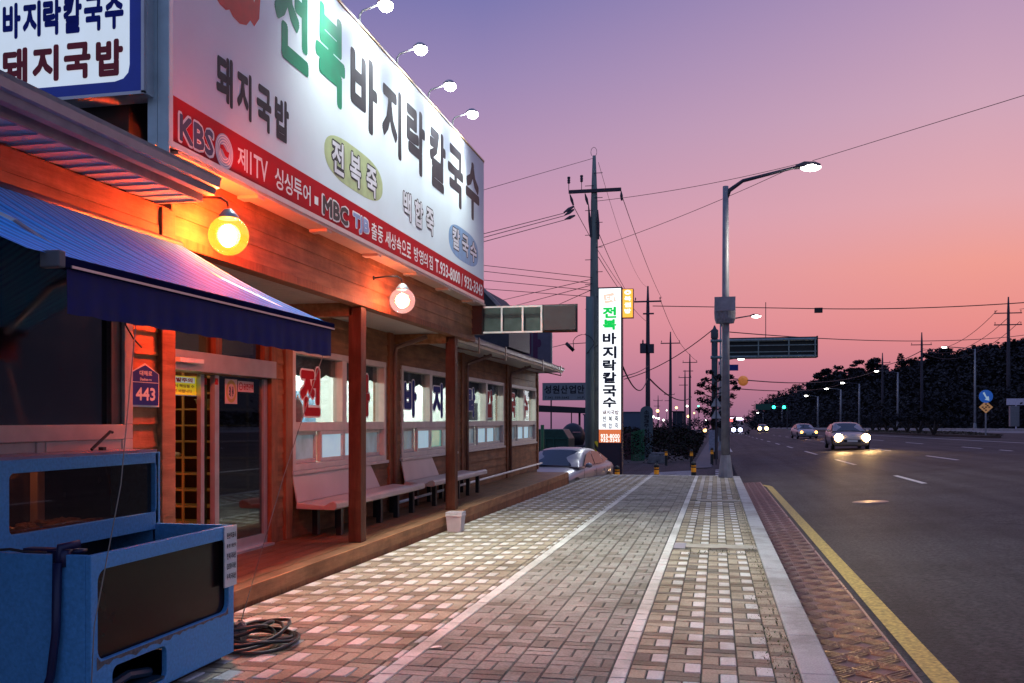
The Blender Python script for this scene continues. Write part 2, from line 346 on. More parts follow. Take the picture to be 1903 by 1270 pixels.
def zone(x0, x1, style):
    nc = round((x1 - x0) / .2 + .15); w = .2
    c = 0; x = x0
    while x < x1 - .03:
        xe = min(x + w, x1); y = YA + (.2 if c % 2 else 0) - (.13 * c if style == 'A' else 0) % .4
        while y < YB:
            ye = y
            if not (style == 'C' and (10.97 < y + .2 < 11.35 or 18.0 < y + .2 < 18.4)):
                xm = x + .1
                if style == 'B':
                    k = lambda: random.choice((3, 3, 3, 4, 5) if random.random() < .9 else (4,))
                    K = [k(), k(), k(), k()]
                else:
                    K = [0 if random.random() < .93 else 5, 2 if random.random() < .97 else 0, 0 if random.random() < .8 else 1, 1 if random.random() < .85 else 5]
                    if style == 'A': K[0], K[1] = K[1], K[0]
                    if style == 'C' and c >= 4: K = [0, 0, 0, 1]
                    if style == 'C' and c == 4 and random.random() < .12: K[1] = 2
                if xe - x > .13: brick(x, xm, y, y + .2, K[0]); brick(xm, xe, y, y + .2, K[1])
                else: brick(x, xe, y, y + .2, K[0])
                if xe - x > .03: brick(x, xe, y + .2, y + .3, K[2]); brick(x, xe, y + .3, y + .4, K[3])
            y += .4
        x += w; c += 1
zone(-3.5, -1.85, 'A'); zone(-1.75, -.58, 'B'); zone(-.48, .46, 'C')
y = YA
while y < YB: brick(-1.85, -1.75, y, y + .2, 2); brick(-.58, -.48, y, y + .2, 2); y += .2
pv.build_o = tag(pv.build('pavement', B_mats), kind='structure')
sb = MB(); sb.add([(x, y, walk_z(y) + d) for x in (-5.2, .46) for y in (YA - .3, 27.25) for d in (-.5, -.0065)], [(0, 1, 3, 2), (4, 6, 7, 5), (0, 4, 5, 1), (2, 3, 7, 6), (0, 2, 6, 4), (1, 5, 7, 3)])
tag(sb.build('pavement_bed', M_base), kind='structure')
# far edge kerb of the pavement, kerb stones along the road
ks = MB(); y = -1.5
while y < 27.3:
    L = 1.0; ks.add([(x, yy, walk_z(yy) + d) for x in (.463, .655) for yy in (y + .003, min(y + L, 27.3) - .003) for d in (-.35, .004)], [(0, 1, 3, 2), (4, 6, 7, 5), (0, 4, 5, 1), (2, 3, 7, 6), (0, 2, 6, 4), (1, 5, 7, 3)]); y += L
x = -3.4
while x < .45:
    ks.add([(xx, yy, walk_z(yy) + d) for xx in (x + .003, min(x + .8, .46) - .003) for yy in (27.26, 27.4) for d in (-.4, .003)], [(0, 1, 3, 2), (4, 6, 7, 5), (0, 4, 5, 1), (2, 3, 7, 6), (0, 2, 6, 4), (1, 5, 7, 3)]); x += .8
tag(ks.build('kerb', M_kerb, bevel=.012), kind='structure')
# concrete service slabs set in the bricks
for (x0, x1, y0, y1, lab) in ((-.47, .455, 11.0, 11.34, 'long concrete slab set across the pavement bricks nearer the camera'), (-.47, .455, 18.03, 18.36, 'long concrete slab set across the pavement bricks farther along')):
    q = MB(); q.add([(a, b, walk_z(b) + d) for a in (x0 + .13, x1) for b in (y0, y1) for d in (-.05, .004)], [(0, 1, 3, 2), (4, 6, 7, 5), (0, 4, 5, 1), (2, 3, 7, 6), (0, 2, 6, 4), (1, 5, 7, 3)])
    tag(q.build('concrete_slab', mat('slab concrete', (.40, .36, .29), .85, var=.25, scale=6, bump=.3)), lab, 'slab', 'concrete slabs in the pavement')
q = MB(); q.add([(a, b, walk_z(b) + d) for a in (-.475, -.345) for b in (10.85, 11.36) for d in (-.05, .008)], [(0, 1, 3, 2), (4, 6, 7, 5), (0, 4, 5, 1), (2, 3, 7, 6), (0, 2, 6, 4), (1, 5, 7, 3)])
tag(q.build('utility_cover', M_steel), 'small grey utility cover beside the white brick line', 'cover')
# ribbed brown gutter strip with chevrons, real ribs
M_gut = mat('gutter strip clay', (.13, .052, .038), .33, var=.35, scale=7, bump=.3, bscale=120, spec=.5, wear=(.04, .022, .02))
def gx1(y): return 1.16
gt = MB(); y = -1.
gt.add([(x, yy, road_z(x, yy) + d) for x in (.665, 1.17) for yy in (-1, 26.6) for d in (-.05, .008)], [(0, 1, 3, 2), (4, 6, 7, 5), (0, 4, 5, 1), (2, 3, 7, 6), (0, 2, 6, 4), (1, 5, 7, 3)])
blk = 0; y = 1.5
while y < 26.4:                                       # blocks of slanted ribs, direction alternating
    sgn = 1 if blk % 2 else -1; 
    for colx in (.672, .838, 1.004):
        sg = sgn
        for i in range(4 if y < 14 else 2):
            st = .045 if y < 14 else .09
            yy = y + i * st; w = st * .52; s_ = sg * .075; xb = colx + .158; h = .018 if True else 0
            z0 = road_z(colx, yy) + .008; z1 = road_z(xb, yy) + .008
            gt.add([(colx, yy - s_, z0), (xb, yy + s_, z1), (xb, yy + s_ + w, z1), (colx, yy - s_ + w, z0), (colx, yy - s_ + w * .2, z0 + .008), (xb, yy + s_ + w * .2, z1 + .008), (xb, yy + s_ + w * .8, z1 + .008), (colx, yy - s_ + w * .8, z0 + .008)],
                   [(4, 5, 6, 7), (0, 1, 5, 4), (2, 3, 7, 6), (1, 2, 6, 5), (3, 0, 4, 7)])
        sgn = -sgn
    y += .18; blk += 1
tag(gt.build('gutter_strip', M_gut), kind='structure')
e = MB(); e.add([(x, yy, road_z(x, yy) + d) for x in (.66, .668) for yy in (-1, 26.6) for d in (-.02, .02)], [(0, 1, 3, 2), (4, 6, 7, 5), (0, 4, 5, 1), (2, 3, 7, 6), (0, 2, 6, 4), (1, 5, 7, 3)])
e.add([(x, yy, road_z(x, yy) + d) for x in (1.17, 1.185) for yy in (-1, 26.6) for d in (-.02, .012)], [(0, 1, 3, 2), (4, 6, 7, 5), (0, 4, 5, 1), (2, 3, 7, 6), (0, 2, 6, 4), (1, 5, 7, 3)])
tag(e.build('gutter_edging', mat('gutter rim', (.20, .13, .10), .3, metal=.3, var=.3)), kind='structure')
# round manhole in the road
q = MB(); c = (2.87, 18.95); zc = road_z(*c)
q.add([(c[0] + r * math.cos(a), c[1] + r * math.sin(a), road_z(c[0] + r * math.cos(a), c[1] + r * math.sin(a)) + h) for r, h in ((.33, .003), (.31, .008), (.29, .006), (.27, .009)) for a in [k * math.pi / 16 for k in range(32)]],
      [(i * 32 + k, i * 32 + (k + 1) % 32, (i + 1) * 32 + (k + 1) % 32, (i + 1) * 32 + k) for i in range(3) for k in range(32)] + [tuple(96 + k for k in range(32))])
tag(q.build('manhole_cover', mat('cast iron', (.14, .11, .10), .35, metal=.6, var=.4, scale=40)), 'round iron manhole cover in the near traffic lane', 'manhole')
# sand and moss along the kerb
sd = MB(); sd.cur = 0
for i in range(9000):
    t = random.random(); y = 4.4 + 22 * t * t ; x = .455 - abs(random.gauss(0, .05)) - (.1 if 5.5 < y < 8 and random.random() < .5 else 0)
    if random.random() < .12: x = -.35 + random.random() * .8; y = 10.4 + random.random() * .5
    s_ = random.uniform(.0015, .005); z = walk_z(y) + .001; a = random.random() * 6
    sd.cur = 0 if random.random() < .94 else 1
    if sd.cur == 1: sd.add([(x - s_, y, z), (x + s_, y, z), (x + s_ * random.uniform(-3, 3), y, z + s_ * 4)], [(0, 1, 2)])
    else: sd.add([(x + s_ * math.cos(a), y + s_ * math.sin(a), z), (x - s_, y + s_, z), (x, y - s_, z), (x, y, z + s_ * .8)], [(0, 1, 3), (1, 2, 3), (2, 0, 3)])
tag(sd.build('kerbside_sand', [mat('sand grit', (.30, .25, .17), .95, var=.3), mat('moss blades', (.10, .13, .04), .9, var=.3)]), 'sand and sprigs of moss gathered along the kerb', 'debris', kind='stuff')

# ================================================================== RESTAURANT
BW = -4.5          # front wall plane
RB = thing('restaurant_building', 'long single storey wooden clapboard restaurant with lit lettered windows', 'restaurant', (BW, 13, 0))
WINS = [(9.44, 12.39), (13.06, 16.0), (16.77, 19.83), (20.52, 23.53)]; WZ0, WZ1 = .72, 2.07
EAVE = 2.62
def clap(mb, y0, y1, z0, z1, x, h=.155, t=.018):
    z = z0
    while z < z1 - .005:
        ze = min(z + h, z1)
        mb.add([(x + t, y0, z), (x + t, y1, z), (x + .003, y1, ze), (x + .003, y0, ze), (x - .0, y0, z), (x - .0, y1, z)], [(0, 1, 2, 3), (4, 5, 1, 0)]); z = ze
# wall core and cladding
wl = MB(); cores = [(8.92, WINS[0][0]), (WINS[0][1], WINS[1][0]), (WINS[1][1], WINS[2][0]), (WINS[2][1], WINS[3][0]), (WINS[3][1], 23.82)]
for a, b in cores: wl.box(BW - .16, BW, a, b, -.35, EAVE)
for a, b in WINS: wl.box(BW - .16, BW, a, b, -.35, WZ0); wl.box(BW - .16, BW, a, b, WZ1, EAVE)
wl.box(BW - .16, BW, 5.72, 8.92, 2.28, EAVE); wl.box(BW - .16, BW, 5.72, 6.1, -.3, 2.28)
for a, b in cores: clap(wl, a, b, .0, 2.5, BW)
for a, b in WINS: clap(wl, a, b, .0, WZ0 - .005, BW); clap(wl, a, b, WZ1 + .005, 2.5, BW)
clap(wl, 5.72, 8.92, 2.29, 2.5, BW)
wl.box(-12, BW - .16, 23.66, 23.82, -.9, 2.62); wl.box(-12, -11.84, 2.0, 23.66, -.9, 2.62); wl.box(-11.84, -3.8, 2.0, 2.16, -.3, 2.6)
wl.build('wall', M_siding, RB)
# interior shell
it = MB(); it.box(-9.1, -9.0, 9.1, 23.6, 0, 2.36); it.box(-9.0, BW - .17, 9.0, 9.08, 0, 2.36); it.box(-9.0, BW - .17, 23.55, 23.62, 0, 2.36)
it.build('interior_wall', mat('interior wall', (.76, .76, .72), .8, var=.08), RB)
it = MB(); it.box(-9.0, BW - .17, 9.1, 23.55, 2.37, 2.42); it.build('ceiling', mat('interior ceiling', (.6, .6, .56), .8, var=.08), RB)
it = MB(); it.box(-9.0, BW - .17, 5.8, 23.55, -.03, .02); it.build('floor', mat('interior floor', (.3, .22, .14), .5, var=.2), RB)
for i, (yy, xx) in enumerate(((10.3, -6.2), (11.9, -7.8), (13.9, -6.2), (15.6, -7.8), (17.4, -6.2), (19.2, -7.8), (21.2, -6.2), (22.6, -7.8))):
    t = MB(); t.tube([(xx, yy - .55, 2.3), (xx, yy + .55, 2.3)], .028); t.build('fluorescent_tube', emat('tube glow', (.86, 1, .95), 14), RB)
    light('tube_light', 'POINT', (xx, yy, 2.18), (.86, .99, 1.), 105, .25, RB)
# inside furniture hints: partitions, posters, counter
it = MB(); it.box(-7.0, -6.92, 9.9, 10.5, .02, 1.72); it.build('inner_door', mat('inner door', (.32, .22, .12), .6, var=.2), RB)
it = MB(); it.box(-8.99, -8.93, 12.2, 13.6, 1.2, 2.0); it.box(-8.99, -8.93, 15.2, 16.6, 1.25, 1.9); it.box(-8.99, -8.9, 18.6, 20, 1.2, 1.9); it.build('wall_poster', mat('poster blue', (.10, .20, .34), .5, var=.5, scale=3), RB)
it = MB(); it.box(-8.98, -8.0, 14, 20, .02, .95); it.box(-6.4, -5.7, 10.7, 11.9, .6, .7); it.box(-6.4, -5.7, 14.2, 15.4, .6, .7); it.box(-6.4, -5.7, 18, 19.2, .6, .7); it.build('table', mat('table wood', (.35, .2, .1), .5), RB)
# vertical down trims and gutter pipes on the front wall
for (a, b) in ((9.25, 9.42), (8.92, 9.06), (12.50, 12.66), (16.36, 16.54), (20.10, 20.28), (23.70, 23.84)):
    t = MB(); t.box(BW + .001, BW + .045, a, b, .003, 2.5); t.build('corner_board', M_trim, RB, bevel=.005)
for a in (12.62, 16.56, 20.26):
    t = MB(); t.tube([(BW + .08, a, .1), (BW + .08, a, 2.2), (BW + .1, a, 2.3), (-3.98, a + .1, 2.45)], .032); t.build('downpipe', mat('pipe brown', (.20, .10, .07), .4, var=.2), RB, smooth=True)
# windows
M_pane = glassmat('window glass', (.92, .97, .95), .93)
M_frost = mat('frosted glass', (.45, .64, .74), .35, var=.25, scale=2.5, emit=(.40, .64, .74), estr=.42)  # emission painted in for room light coming through from behind
M_frostg = mat('frosted green glass', (.20, .50, .44), .25, var=.2, scale=2.5, emit=(.12, .42, .36), estr=.35)  # same painted room glow, in the green pane
M_frostd = mat('frosted dim glass', (.32, .42, .47), .35, var=.5, scale=5, emit=(.24, .34, .36), estr=.22)  # weaker painted room glow for the outer sashes
M_val = mat('window valance', (.10, .10, .10), .7, var=.5, scale=6)
letters = [('전', 9.79, 10.33, 0, 'r'), ('복', 11.45, 11.95, 0, 'r'), ('바', 13.38, 13.97, 1, 'b'), ('지', 14.84, 15.40, 1, 'b'), ('락', 17.03, 17.62, 2, 'b'), ('칼', 18.47, 19.08, 2, 'r'), ('국', 20.68, 21.36, 3, 'r'), ('수', 22.12, 22.84, 3, 'r')]
M_wr = mat('window letter red', (.38, .015, .025), .5, var=.1, spec=.05); M_wb = mat('window letter blue', (.02, .04, .22), .5, var=.1, spec=.05); M_wo = mat('window letter outline', (.8, .76, .76), .5, var=.05)
for wi, (a, b) in enumerate(WINS):
    f = MB(); x0, x1 = BW - .10, BW + .035; ym = (a + b) / 2; zr = 1.20
    for q in ((a, b, WZ0, WZ0 + .07), (a, b, WZ1 - .07, WZ1)): f.box(x0, x1, *q)
    for q in ((a, a + .075, WZ0 + .07, WZ1 - .07), (b - .075, b, WZ0 + .07, WZ1 - .07)): f.box(x0, x1, *q)
    f.box(x0, x1 - .01, a + .075, b - .075, zr - .05, zr + .05)
    f.box(x0, x1 - .01, ym - .07, ym + .07, zr + .05, WZ1 - .07)
    f.box(BW - .02, BW + .06, a - .04, b + .04, WZ0 - .04, WZ0 - .001)
    win = f.build('window', M_frame, RB, bevel=.004)
    g = MB(); g.box(BW - .055, BW - .05, a + .07, b - .07, zr + .05, WZ1 - .065); g.build('pane', M_pane, win)
    v = MB(); pts = [(BW - .075, a + .08, WZ1 - .07)]; n = 9
    for p0, p1 in ((a + .08, ym - .07), (ym + .07, b - .08)):
        top = WZ1 - .07; L = p1 - p0; poly = [(BW - .075, p0, top)]
        for i in range(31):
            u = i / 30; poly.append((BW - .075, p0 + L * u, top - .15 - .05 * abs(math.sin(u * math.pi * 2.5)) - (.05 if wi == 0 else .02) * math.sin(u * 3)))
        poly.append((BW - .075, p1, top)); v.prism(poly, (-.002, 0, 0))
    v.build('valance', M_val, win)
    # lower row of four small sliders
    zl0, zl1 = WZ0 + .07, zr - .05; w4 = (b - a - .15) / 4
    for k in range(4):
        s0 = a + .075 + k * w4; dx = -.005 if k in (1, 2) else -.055; s = MB(); fr = .045
        s.box(BW + dx - .03, BW + dx + .02, s0, s0 + w4 - .004, zl0 + .001, zl0 + fr); s.box(BW + dx - .03, BW + dx + .02, s0, s0 + w4 - .004, zl1 - fr, zl1 - .001)
        s.box(BW + dx - .03, BW + dx + .02, s0, s0 + fr, zl0 + fr, zl1 - fr); s.box(BW + dx - .03, BW + dx + .02, s0 + w4 - .004 - fr, s0 + w4 - .004, zl0 + fr, zl1 - fr)
        s.build('sash', M_frame, win, bevel=.003)
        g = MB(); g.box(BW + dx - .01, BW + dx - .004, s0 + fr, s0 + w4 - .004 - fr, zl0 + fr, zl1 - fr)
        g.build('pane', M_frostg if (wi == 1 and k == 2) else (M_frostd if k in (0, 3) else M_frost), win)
    for ch, c0, c1, w_, col in letters:
        if w_ != wi: continue
        o = MB(); o.text(ch, 'x', c0 - .03, c1 + .03, 1.30, 1.90, BW - .044, .075); o.build('letter_outline', M_wo, win)
        o = MB(); o.text(ch, 'x', c0, c1, 1.32, 1.88, BW - .041, .045); o.build('letter', M_wr if col == 'r' else M_wb, win)
# pink diamond hanging inside first window, notice sheets on window three
d = MB(); d.prism([(BW - .09, 9.66, 1.36), (BW - .09, 9.84, 1.56), (BW - .09, 10.02, 1.36), (BW - .09, 9.84, 1.14)], (-.01, 0, 0)); tag(d.build('diamond_poster', mat('pink poster', (.62, .20, .20), .6, var=.2)), 'pink diamond poster hanging behind the glass of the nearest window', 'poster')
mn = MB(); mn.cur = 0; mn.box(BW - .10, BW - .09, 16.9, 18.0, 1.26, 1.60); mn.box(BW - .10, BW - .09, 18.4, 19.3, 1.26, 1.62); mn.cur = 1
for z in (1.30, 1.36, 1.42, 1.48, 1.54): mn.box(BW - .089, BW - .087, 17.0, 17.35, z, z + .015); mn.box(BW - .089, BW - .087, 17.6, 17.8, z, z + .015); mn.box(BW - .089, BW - .087, 18.5, 18.9, z, z + .015); mn.box(BW - .089, BW - .087, 19.05, 19.22, z, z + .015)
tag(mn.build('menu_sheet', [M_white, M_dark]), 'white menu sheets with rows of text inside the third window', 'menu')
# canopy over the porch: fascia boards, ceiling, corner post board
FX = -3.6
fs_ = MB(); z = 2.53
cuts = [5.72, 7.9, 9.35, 10.9, 12.6, 13.86]
for k in range(4):
    for i in range(len(cuts) - 1):
        a = cuts[i] + (random.uniform(-.02, .02) if i else 0) + .002; fs_.add([(FX + .016, a, z), (FX + .016, cuts[i + 1], z), (FX + .004, cuts[i + 1], z + .134), (FX + .004, a, z + .134), (FX, a, z), (FX, cuts[i + 1], z)], [(0, 1, 2, 3), (4, 5, 1, 0)])
    z += .134
fs_.box(FX - .10, FX - .001, 5.72, 13.86, 2.50, 3.12)
fs_.build('fascia', M_beam, RB)
t = MB(); t.box(FX - .10, FX + .03, 5.73, 13.87, 2.455, 2.529); t.build('canopy_beam', M_trim, RB, bevel=.006)
t = MB()
for i in range(54): t.box(BW + .001, FX - .101, 5.8 + i * .15, 5.8 + i * .15 + .142, 2.50, 2.515)
t.build('porch_ceiling', M_soffit, RB)
for a in (9.22, 12.82): t = MB(); t.box(BW, FX - .1, a, a + .14, 2.36, 2.499); t.build('cross_beam', M_beam, RB, bevel=.005)
for (a, lab) in ((9.22, 'near'), (12.82, 'far')):
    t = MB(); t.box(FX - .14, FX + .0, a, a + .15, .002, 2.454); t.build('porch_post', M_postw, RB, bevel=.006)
t = MB(); t.box(FX - .001, FX + .045, 5.56, 5.719, -.1, 2.68); t.build('corner_board', M_beam, RB, bevel=.006)
# left room: siding, window, boards above
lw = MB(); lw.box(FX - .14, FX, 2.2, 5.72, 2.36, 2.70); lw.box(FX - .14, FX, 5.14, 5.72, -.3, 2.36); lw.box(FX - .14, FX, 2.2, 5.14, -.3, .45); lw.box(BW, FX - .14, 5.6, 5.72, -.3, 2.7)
clap(lw, 5.235, 5.555, -.1, 2.4, FX, h=.15); lw.build('left_wall', mat('siding wood lamplit', (.56, .25, .11), .55, var=.4, scale=3, bump=.2, bscale=30, stretch=(4, .6, 5), spec=.15, stain=3.), RB)  # lighter copy of the siding wood; the globe lamp's glow put into its colour
lb = MB()
for k, (za, zb) in enumerate(((2.42, 2.555), (2.557, 2.69))): lb.box(FX + .001, FX + .03 - .004 * k, 2.2, 5.555, za, zb)
lb.build('header_board', M_beam, RB, bevel=.003)
f = MB()
for q in ((2.3, 5.235, 2.33, 2.41), (2.3, 5.235, 1.16, 1.25)): f.box(FX - .03, FX + .05, *q)
f.box(FX - .03, FX + .05, 5.13, 5.235, .45, 1.159); f.box(FX - .03, FX + .05, 5.15, 5.235, 1.251, 2.329); f.box(FX - .03, FX + .04, 4.40, 4.46, .45, 1.159); f.box(FX - .03, FX + .045, 4.463, 5.129, 1.10, 1.159); f.box(FX - .03, FX + .03, 3.3, 4.399, 1.10, 1.16)
w = f.build('window', mat('pinkish frame', (.62, .50, .44), .45, var=.15), RB, bevel=.004)
g = MB(); g.box(FX - .012, FX - .004, 2.3, 5.15, 1.25, 2.33); g.build('pane', mat('dark reflecting glass', (.016, .010, .010), .04, var=.1, spec=1.), w); MATS['dark reflecting glass'].node_tree.nodes['Principled BSDF'].inputs['IOR'].default_value = 1.8
g = MB(); g.box(FX - .012, FX - .004, 3.2, 5.13, .45, 1.10); g.build('lower_pane', mat('dark glass lower', (.06, .045, .045), .12, var=.4, spec=.8), w)
g = MB(); g.box(FX - .03, FX + .03, 5.05, 5.149, 1.251, 2.329); g.build('jamb', mat('jamb dark', (.09, .06, .06), .4), w)
# eave over the left room: ribbed soffit, fascia and gutter
t = MB()
for i in range(23):
    y = 2.2 + i * .145; t.add([(FX, y, 2.70), (-3.28, y, 2.70), (-3.28, y + .135, 2.709), (FX, y + .135, 2.709)], [(0, 1, 2, 3)]); t.add([(FX, y + .135, 2.709), (-3.28, y + .135, 2.709), (-3.28, y + .139, 2.70), (FX, y + .139, 2.70)], [(0, 1, 2, 3)])
t.build('soffit', mat('soffit white', (.72, .66, .60), .7, var=.1, spec=.05), RB)
t = MB(); t.box(-3.28, -3.26, 2.2, 5.56, 2.695, 2.79); t.box(FX, -3.28, 5.53, 5.56, 2.695, 2.79); t.build('eave_board', mat('eave board', (.45, .36, .30), .5), RB)
def gutter(mb, x, y0, y1, z, s=1.):
    prof = [(0, .0), (.0, -.085), (.03, -.11), (.085, -.11), (.095, -.07), (.12, -.065), (.125, -.02), (.135, 0), (.125, .004), (.115, -.02), (.11, -.055), (.012, -.08), (.008, 0)]
    mb.prism([(x + a * s, y0, z + b * s) for a, b in prof], (0, y1 - y0, 0))
t = MB(); gutter(t, -3.259, 2.2, 5.56, 2.843, 1.0); t.build('gutter', M_gutter, RB)
t = MB(); t.add([(-3.27, 2.2, 2.82), (-3.27, 5.5, 2.82), (-5.0, 5.5, 3.0), (-5.0, 2.2, 3.0)], [(0, 1, 2, 3)]); t.build('lean_roof', M_gutter, RB)
# upper box behind the big sign, main roof, right eave with gutter and dormer
t = MB(); t.box(-6.5, -3.76, 5.50, 13.8, 2.71, 4.9); t.build('upper_wall', mat('dark cladding', (.06, .04, .03), .7, var=.3), RB)
M_roof = mat('roof shingle', (.07, .065, .075), .7, var=.3, scale=5, bump=.5, bscale=20)
t = MB(); t.prism([(-3.96, 13.9, 2.62), (-8.2, 13.9, 4.3), (-12.3, 13.9, 2.6), (-12.3, 13.9, 2.5), (-8.2, 13.9, 4.2), (-3.96, 13.9, 2.5)], (0, 10.0, 0)); t.build('roof', M_roof, RB)
t = MB(); t.prism([(-4.6, 2.0, 2.9), (-8.2, 2.0, 4.3), (-12.3, 2.0, 2.75), (-12.3, 2.0, 2.65), (-8.2, 2.0, 4.2), (-4.6, 2.0, 2.8)], (0, 11.85, 0)); t.build('roof', M_roof, RB)
t = MB(); t.box(BW + .001, -3.97, 13.9, 23.9, 2.485, 2.50); t.build('eave_soffit', M_soffit, RB)
t = MB(); gutter(t, -3.955, 13.88, 23.95, 2.60, 1.15); 
t.build('gutter', M_gutter, RB)
for yb in (14.9, 16.9, 20.7, 23.2):
    t = MB(); t.box(-3.79, -3.775, yb, yb + .05, 2.36, 2.62); t.tube([(-3.8, yb + .02, 2.38), (-4.2, yb + .02, 2.47)], .015, 6); t.build('gutter_bracket', mat('pipe brown', (.2, .1, .07)), RB)
d0 = at(915, 560, 21); 
t = MB(); t.prism([(d0.x - .75, 20.5, 2.9), (d0.x - .75, 20.5, 3.6), (d0.x - .1, 20.5, 4.22), (d0.x + .5, 20.5, 3.6), (d0.x + .5, 20.5, 2.9)], (-0, 2.4, 0)); t.build('dormer', M_roof, RB)
t = MB(); t.prism([(d0.x - .13, 20.49, 4.30), (d0.x - .1, 20.49, 4.18), (d0.x + .45, 20.49, 3.58), (d0.x + .56, 20.49, 3.58)], (0, -.05, 0)); t.build('dormer_trim', M_gutter, RB)
# deck
dk = MB(); y = 5.75
for i in range(7): dk.box(-4.49 + i * .14, -4.49 + i * .14 + .134, 5.8, 22.66, -.025, .0)
dk.build('deck_boards', M_deck, RB)
t = MB(); t.box(-3.52, -3.50, 5.8, 22.68, -.12, .001); t.box(-4.4, -3.5, 22.661, 22.68, -.4, -.001); t.build('deck_edge', M_beam, RB, bevel=.003)
t = MB(); t.box(-4.4, -3.535, 5.8, 22.6, -.5, -.03); t.build('deck_base', M_base, RB)
t = MB(); t.add([(x, y, z) for x in (-3.534, -3.515) for (y, zz) in ((5.8, 0), (22.66, 0)) for z in (-.6, -.121)], [(0, 1, 3, 2), (4, 6, 7, 5), (0, 4, 5, 1), (2, 3, 7, 6), (0, 2, 6, 4), (1, 5, 7, 3)]); t.build('deck_edge', M_trim, RB)
t = MB(); t.tube([(BW + .16, 12.5, .12), (BW + .16, 16.5, .14), (BW + .16, 23.6, .17)], .022, 8); t.build('wall_pipe', M_white, RB, smooth=True)
# entrance: aluminium header, stiles, glass leaf, transom
dr = MB(); dr.box(BW - .16, BW + .10, 6.1, 8.92, 1.70, 1.87); DR = dr.build('door', mat('brushed header', (.52, .47, .46), .35, metal=.6, var=.15), RB, bevel=.004)
t = MB(); t.box(BW - .05, BW + .0, 7.88, 7.955, .02, 1.69); t.box(BW - .05, BW, 8.84, 8.915, .02, 1.69); t.box(BW - .05, BW, 7.955, 8.84, .02, .12); t.box(BW - .1, BW - .06, 7.74, 7.80, .02, 1.69); t.build('door_stile', M_alum, DR)
t = MB(); t.box(BW - .03, BW - .024, 7.955, 8.84, .12, 1.69); t.build('door_glass', glassmat('dark door glass', (.22, .30, .29), .86), DR)
t = MB(); t.box(BW - .085, BW - .079, 7.80, 7.88, .02, 1.69); t.build('door_glass', glassmat('door edge glass', (.4, .45, .42), .8), DR)
for a, b in ((7.86, 7.97), (8.82, 8.919)): t = MB(); t.box(BW - .06, BW + .02, a, b, 1.871, 2.28); t.build('transom_bar', M_trim, DR)
t = MB(); t.box(BW - .04, BW - .03, 6.1, 8.82, 1.87, 2.28); t.build('transom_glass', glassmat('transom glass', (.42, .36, .34), .75), DR)
t = MB(); t.box(BW + .101, BW + .16, 7.05, 7.42, 1.76, 1.80); t.build('door_sensor', M_white, DR, bevel=.004)
t = MB(); t.box(BW - .16, BW + .08, 6.1, 8.92, .001, .022); t.build('threshold', M_alum, DR)
t = MB()
for a in (7.83, 7.90): t.box(BW + .001 - (.078 if a < 7.85 else 0), BW + .004 - (.074 if a < 7.85 else 0), a - .02, a + .03, 1.60, 1.66)
t.build('push_label', M_redink, DR)
# entrance side walls and dim light in the vestibule
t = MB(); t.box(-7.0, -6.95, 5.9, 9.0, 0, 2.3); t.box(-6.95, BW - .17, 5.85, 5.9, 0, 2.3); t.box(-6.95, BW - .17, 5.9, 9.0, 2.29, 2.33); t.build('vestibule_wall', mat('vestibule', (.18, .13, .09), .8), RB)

# ================================================================== SIGNS ON THE RESTAURANT
SX = -3.40; SY0, SY1, SZ0, SZ1 = 5.39, 13.70, 3.03, 5.13
BB = thing('billboard', 'huge white lettered billboard with red lower band above the porch', 'billboard', (-3.47, 9.5, 3.03))
b = MB(); b.box(SX - .14, SX - .004, SY0 + .01, SY1, SZ0, SZ1); b.build('sign_case', mat('sign case', (.55, .60, .62), .35, metal=.3, var=.15), BB)
b = MB(); b.quad((SX, SY0 + .03, SZ0 + .33), (SX, SY1, SZ0 + .33), (SX, SY1, SZ1), (SX, SY0 + .03, SZ1)); b.build('sign_face', M_signw, BB)
b = MB(); b.quad((SX, SY0 + .03, SZ0 + .03), (SX, SY1, SZ0 + .03), (SX, SY1, SZ0 + .329), (SX, SY0 + .03, SZ0 + .329)); b.build('red_band', M_signr, BB)
b = MB(); b.box(SX - .002, SX + .008, SY0, SY1, SZ0 - .01, SZ0 + .03); b.box(SX - .002, SX + .008, SY0 - .0, SY0 + .035, SZ0 + .03, SZ1); b.box(SX - .15, SX - .141, SY0, SY1, SZ0, SZ1); b.build('sign_frame', M_alum, BB)
b = MB(); b.box(SX - .145, SX + .01, SY0, SY1 + .005, SZ1, SZ1 + .025); b.build('sign_cap', mat('cap tan', (.50, .36, .16), .5), BB)
b = MB(); b.box(SX - .14, SX - .075, SY0 - .012, SY0 + .009, SZ0, SZ1); b.box(SX - .072, SX + .008, SY0 - .012, SY0 - .001, SZ0 - .06, SZ1); b.build('end_panel', mat('end panel', (.50, .62, .64), .35, metal=.3, var=.15), BB)
b = MB(); b.box(FX - .0, SX - .0, 5.5, 13.8, SZ0 - .035, SZ0 - .012)
for y in (6.6, 7.9, 9.2, 10.5, 11.8, 13.1): b.box(FX + .02, SX - .01, y, y + .11, SZ0 - .06, SZ0 - .036)
b.build('under_panel', M_soffit, BB)
W1 = SX + .0014
def sg(name, items, m, bold=.03, w=W1):
    q = MB()
    for st, a, b_, c, d in items: q.text(st, 'x', a, b_, c, d, w, bold)
    return q.build(name, m, BB)
sg('lettering', [('전', 6.85, 7.49, 4.19, 4.98), ('복', 7.63, 8.30, 4.15, 4.97)], M_green, .04)
sg('lettering', [('바', 8.43, 9.16, 4.15, 4.90), ('지', 9.30, 9.92, 4.13, 4.88), ('락', 10.09, 10.78, 4.14, 4.90), ('칼', 10.96, 11.66, 4.15, 4.90), ('국', 11.76, 12.52, 4.14, 4.91), ('수', 12.65, 13.42, 4.13, 4.95)], M_dark, .04)
